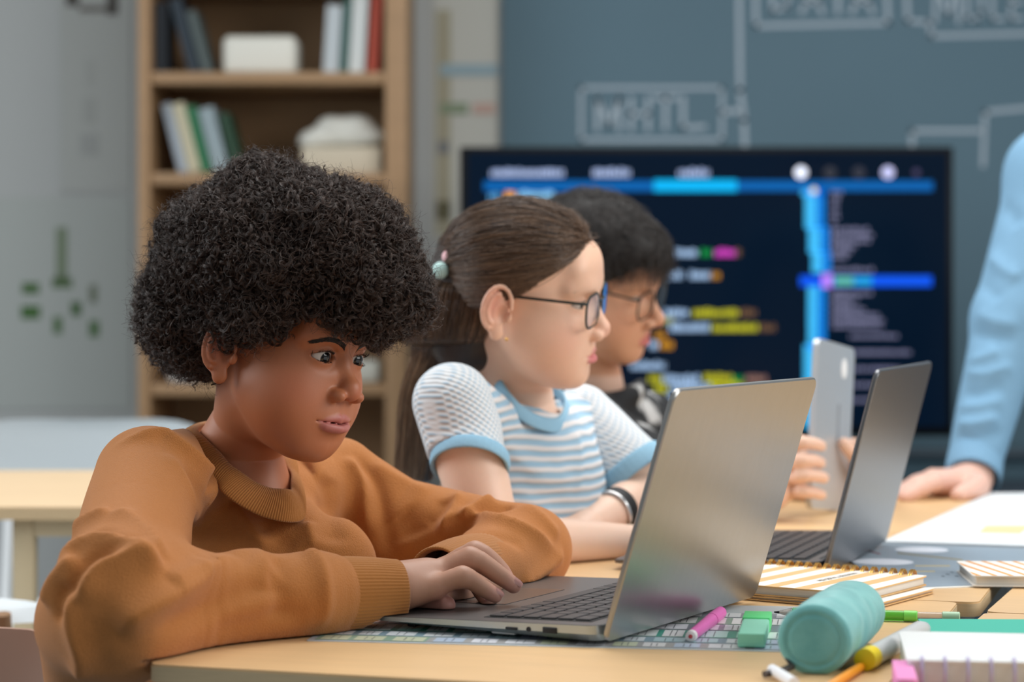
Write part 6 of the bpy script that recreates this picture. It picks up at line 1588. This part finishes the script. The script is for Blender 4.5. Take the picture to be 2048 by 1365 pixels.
# ------------------------------------------------------------------ adult in the light blue sweatshirt
man = person('person', None, 'standing adult in a light blue sweatshirt leaning a hand on the far desk')
mw_ = pw(1946, 955, 3.31)
MH = dict(palm=[(mw_, .028), (pw(1925, 972, 3.26), .025), (pw(1885, 968, 3.24), .020)],
 met=[[pw(1925, 965, 3.28), pw(1868, 966, 3.20)], [pw(1925, 962, 3.29), pw(1866, 960, 3.24)], [pw(1925, 960, 3.30), pw(1866, 957, 3.28)], [pw(1925, 958, 3.31), pw(1868, 956, 3.31)]],
 f=[([pw(1868, 966, 3.20), pw(1842, 976, 3.18), pw(1822, 988, 3.17), pw(1808, 996, 3.165)], [.0125, .0115, .0105, .009]),
    ([pw(1866, 960, 3.24), pw(1836, 972, 3.23), pw(1812, 984, 3.22), pw(1794, 992, 3.21)], [.0130, .0120, .0105, .009]),
    ([pw(1866, 957, 3.28), pw(1834, 968, 3.275), pw(1808, 980, 3.27), pw(1790, 988, 3.26)], [.0130, .0120, .0105, .009]),
    ([pw(1868, 956, 3.31), pw(1840, 966, 3.31), pw(1818, 976, 3.31), pw(1802, 983, 3.30)], [.0115, .0105, .0095, .008])],
 th=([pw(1955, 972, 3.24), pw(1945, 982, 3.21), pw(1928, 988, 3.19), pw(1918, 992, 3.18)], [.019, .016, .014, .012]))
ms = pw(2105, 350, 3.50); me_ = pw(2020, 640, 3.42); mw0 = pw(1950, 925, 3.33)
def m_hand(Q): return smin(hand_sdf(Q, MH), cap(Q, me_, mw_, .034, .027), .01)
HM = Fr(facing((-.45, -.9), -.25), (1.03, 3.36, 1.475), 1.06)
hp_ = dict(ears=True); mhead = lambda Q: smin(head_sdf(HM.loc(Q), hp_)*1.06, chain(Q, [HM.wor([(0, -.02, -.05)])[0], np.array([1.06, 3.48, 1.33])], [.055, .06]), .02)
MH2 = spread_hand(np.array([1.355, 3.345, .785]), (-.1, -.35, -.93), np.array([-.9, -.3, .1]), 1, 1.15, .3, .0105)
def m_trunk(Q):
    c0 = np.array([1.10, 3.54, 1.26]); d = smin(chain(Q, [np.array([1.06, 3.48, 1.33]), c0, np.array([1.12, 3.6, 1.05])], [.05, .06, .07]), chain(Q, [c0, ms, me_, mw_], [.05, .048, .042, .026]), .03)
    d = np.minimum(d, smin(hand_sdf(Q, MH2), cap(Q, (1.42, 3.55, 1.0), (1.36, 3.36, .80), .036, .028), .01)); return d
bx_ = [(mhead, HM.t-np.array([.16, .16, .24]), HM.t+np.array([.18, .22, .16])), (m_hand, (.48, 3.08, .70), (.86, 3.50, .98)), (m_trunk, (.60, 3.12, .55), (1.6, 3.8, 1.5))]
v, q = sdf_mesh(joined(bx_), (.46, 3.06, .52), (1.62, 3.82, 1.72), .0038, 'body'); v[:, 2] = np.where(v[:, 0] < .95, np.maximum(v[:, 2], TZ+.001), v[:, 2])
mk('body', v, q, M_gskin, man, np.tile(np.array(lin('d9b0a0')), (len(v), 1)))
eyes(man, HM, '3a2a20', (0, 1, -.3))
vh, qh = sdf_mesh(lambda Q: np.maximum(ell(HM.loc(Q), (0, -.016, .042), (.079, .100, .084)), (np.interp(HM.loc(Q)[:, 1], [-.1, -.03, 0, .05, .08], [-.05, -.02, .02, .04, .065])-HM.loc(Q)[:, 2])), HM.t-.18, HM.t+.18, .006, 'hair', 1); mk('hair', vh, qh, M_gmass, man)
mpel = np.array([1.20, 3.75, .92])
def m_top(Q):
    d = smin(chain(Q, [ms, me_], [.068, .056]), chain(Q, [me_, mw0], [.056, .0400]), .02)
    d = smin(d, chain(Q, [ms, np.array([1.06, 3.52, 1.27]), np.array([1.26, 3.60, 1.24])], [.066, .085, .07]), .04)
    d = smin(d, chain(Q, [np.array([1.08, 3.56, 1.18]), mpel], [.135, .14]), .06)
    d = smin(d, chain(Q, [np.array([1.28, 3.60, 1.24]), np.array([1.42, 3.55, 1.0]), np.array([1.36, 3.36, .80])], [.068, .056, .042]), .03)
    return d-.0015*wob(Q, 71, 45, 7)
v_, q_ = sdf_mesh(m_top, (.58, 3.14, .76), (1.60, 4.0, 1.42), .0050, 'top', 1)
mf = [([(1905, 700), (1950, 720), (2000, 700)], .010, .008), ([(1900, 770), (1950, 790), (2010, 770)], .010, -.008), ([(1890, 835), (1940, 850), (2000, 835)], .010, .009), ([(1895, 870), (1950, 880), (2010, 860)], .008, -.007),
      ([(1925, 600), (1980, 640), (2040, 650)], .012, .007), ([(1915, 650), (1970, 675), (2030, 680)], .010, -.007), ([(1985, 320), (2000, 400), (2040, 450)], .014, -.009), ([(1965, 430), (1990, 520), (2040, 560)], .012, .008), ([(1905, 730), (1960, 750), (2030, 730)], .009, .007), ([(1945, 500), (1960, 560), (2000, 600)], .011, -.007),
      ([(1895, 810), (1945, 815), (2010, 800)], .008, .006), ([(1975, 300), (1975, 380), (1960, 450)], .012, .006)]
v_, _ = add_folds(m_top, v_, mf, quads=q_)
M_mb = mat('light blue fleece', '779fbc', .85, noise=.05, nscale=80, bump=.0008, bscale=500, spec=.2)
mk('sweatshirt', v_, q_, M_mb, man)
band('cuff', mw0+(mw_-mw0)*.35, mw_-mw0, .0400, .0420, .045, M_mb, man, ribs=50)
mleg = lambda Q: smin(chain(Q, [mpel+np.array([-.08, 0, -.02]), np.array([1.12, 3.78, .5]), np.array([1.12, 3.85, .10])], [.11, .075, .055]), chain(Q, [mpel+np.array([.08, 0, -.02]), np.array([1.32, 3.80, .5]), np.array([1.34, 3.85, .10])], [.11, .075, .055]), .04)
v_, q_ = sdf_mesh(mleg, (.95, 3.6, .02), (1.5, 4.0, 1.05), .010, 'trousers', 1); mk('trousers', v_, q_, M_trs, man)
for x in (1.12, 1.34):
    v_, q_ = sdf_mesh(lambda Q: np.maximum(chain(Q, [(x, 3.87, .07), (x-.04, 3.70, .04)], [.05, .04]), .002-Q[:, 2]), (x-.12, 3.6, -.02), (x+.1, 4.0, .16), .008, 'shoe', 1); mk('shoe', v_, q_, M_dark, man)
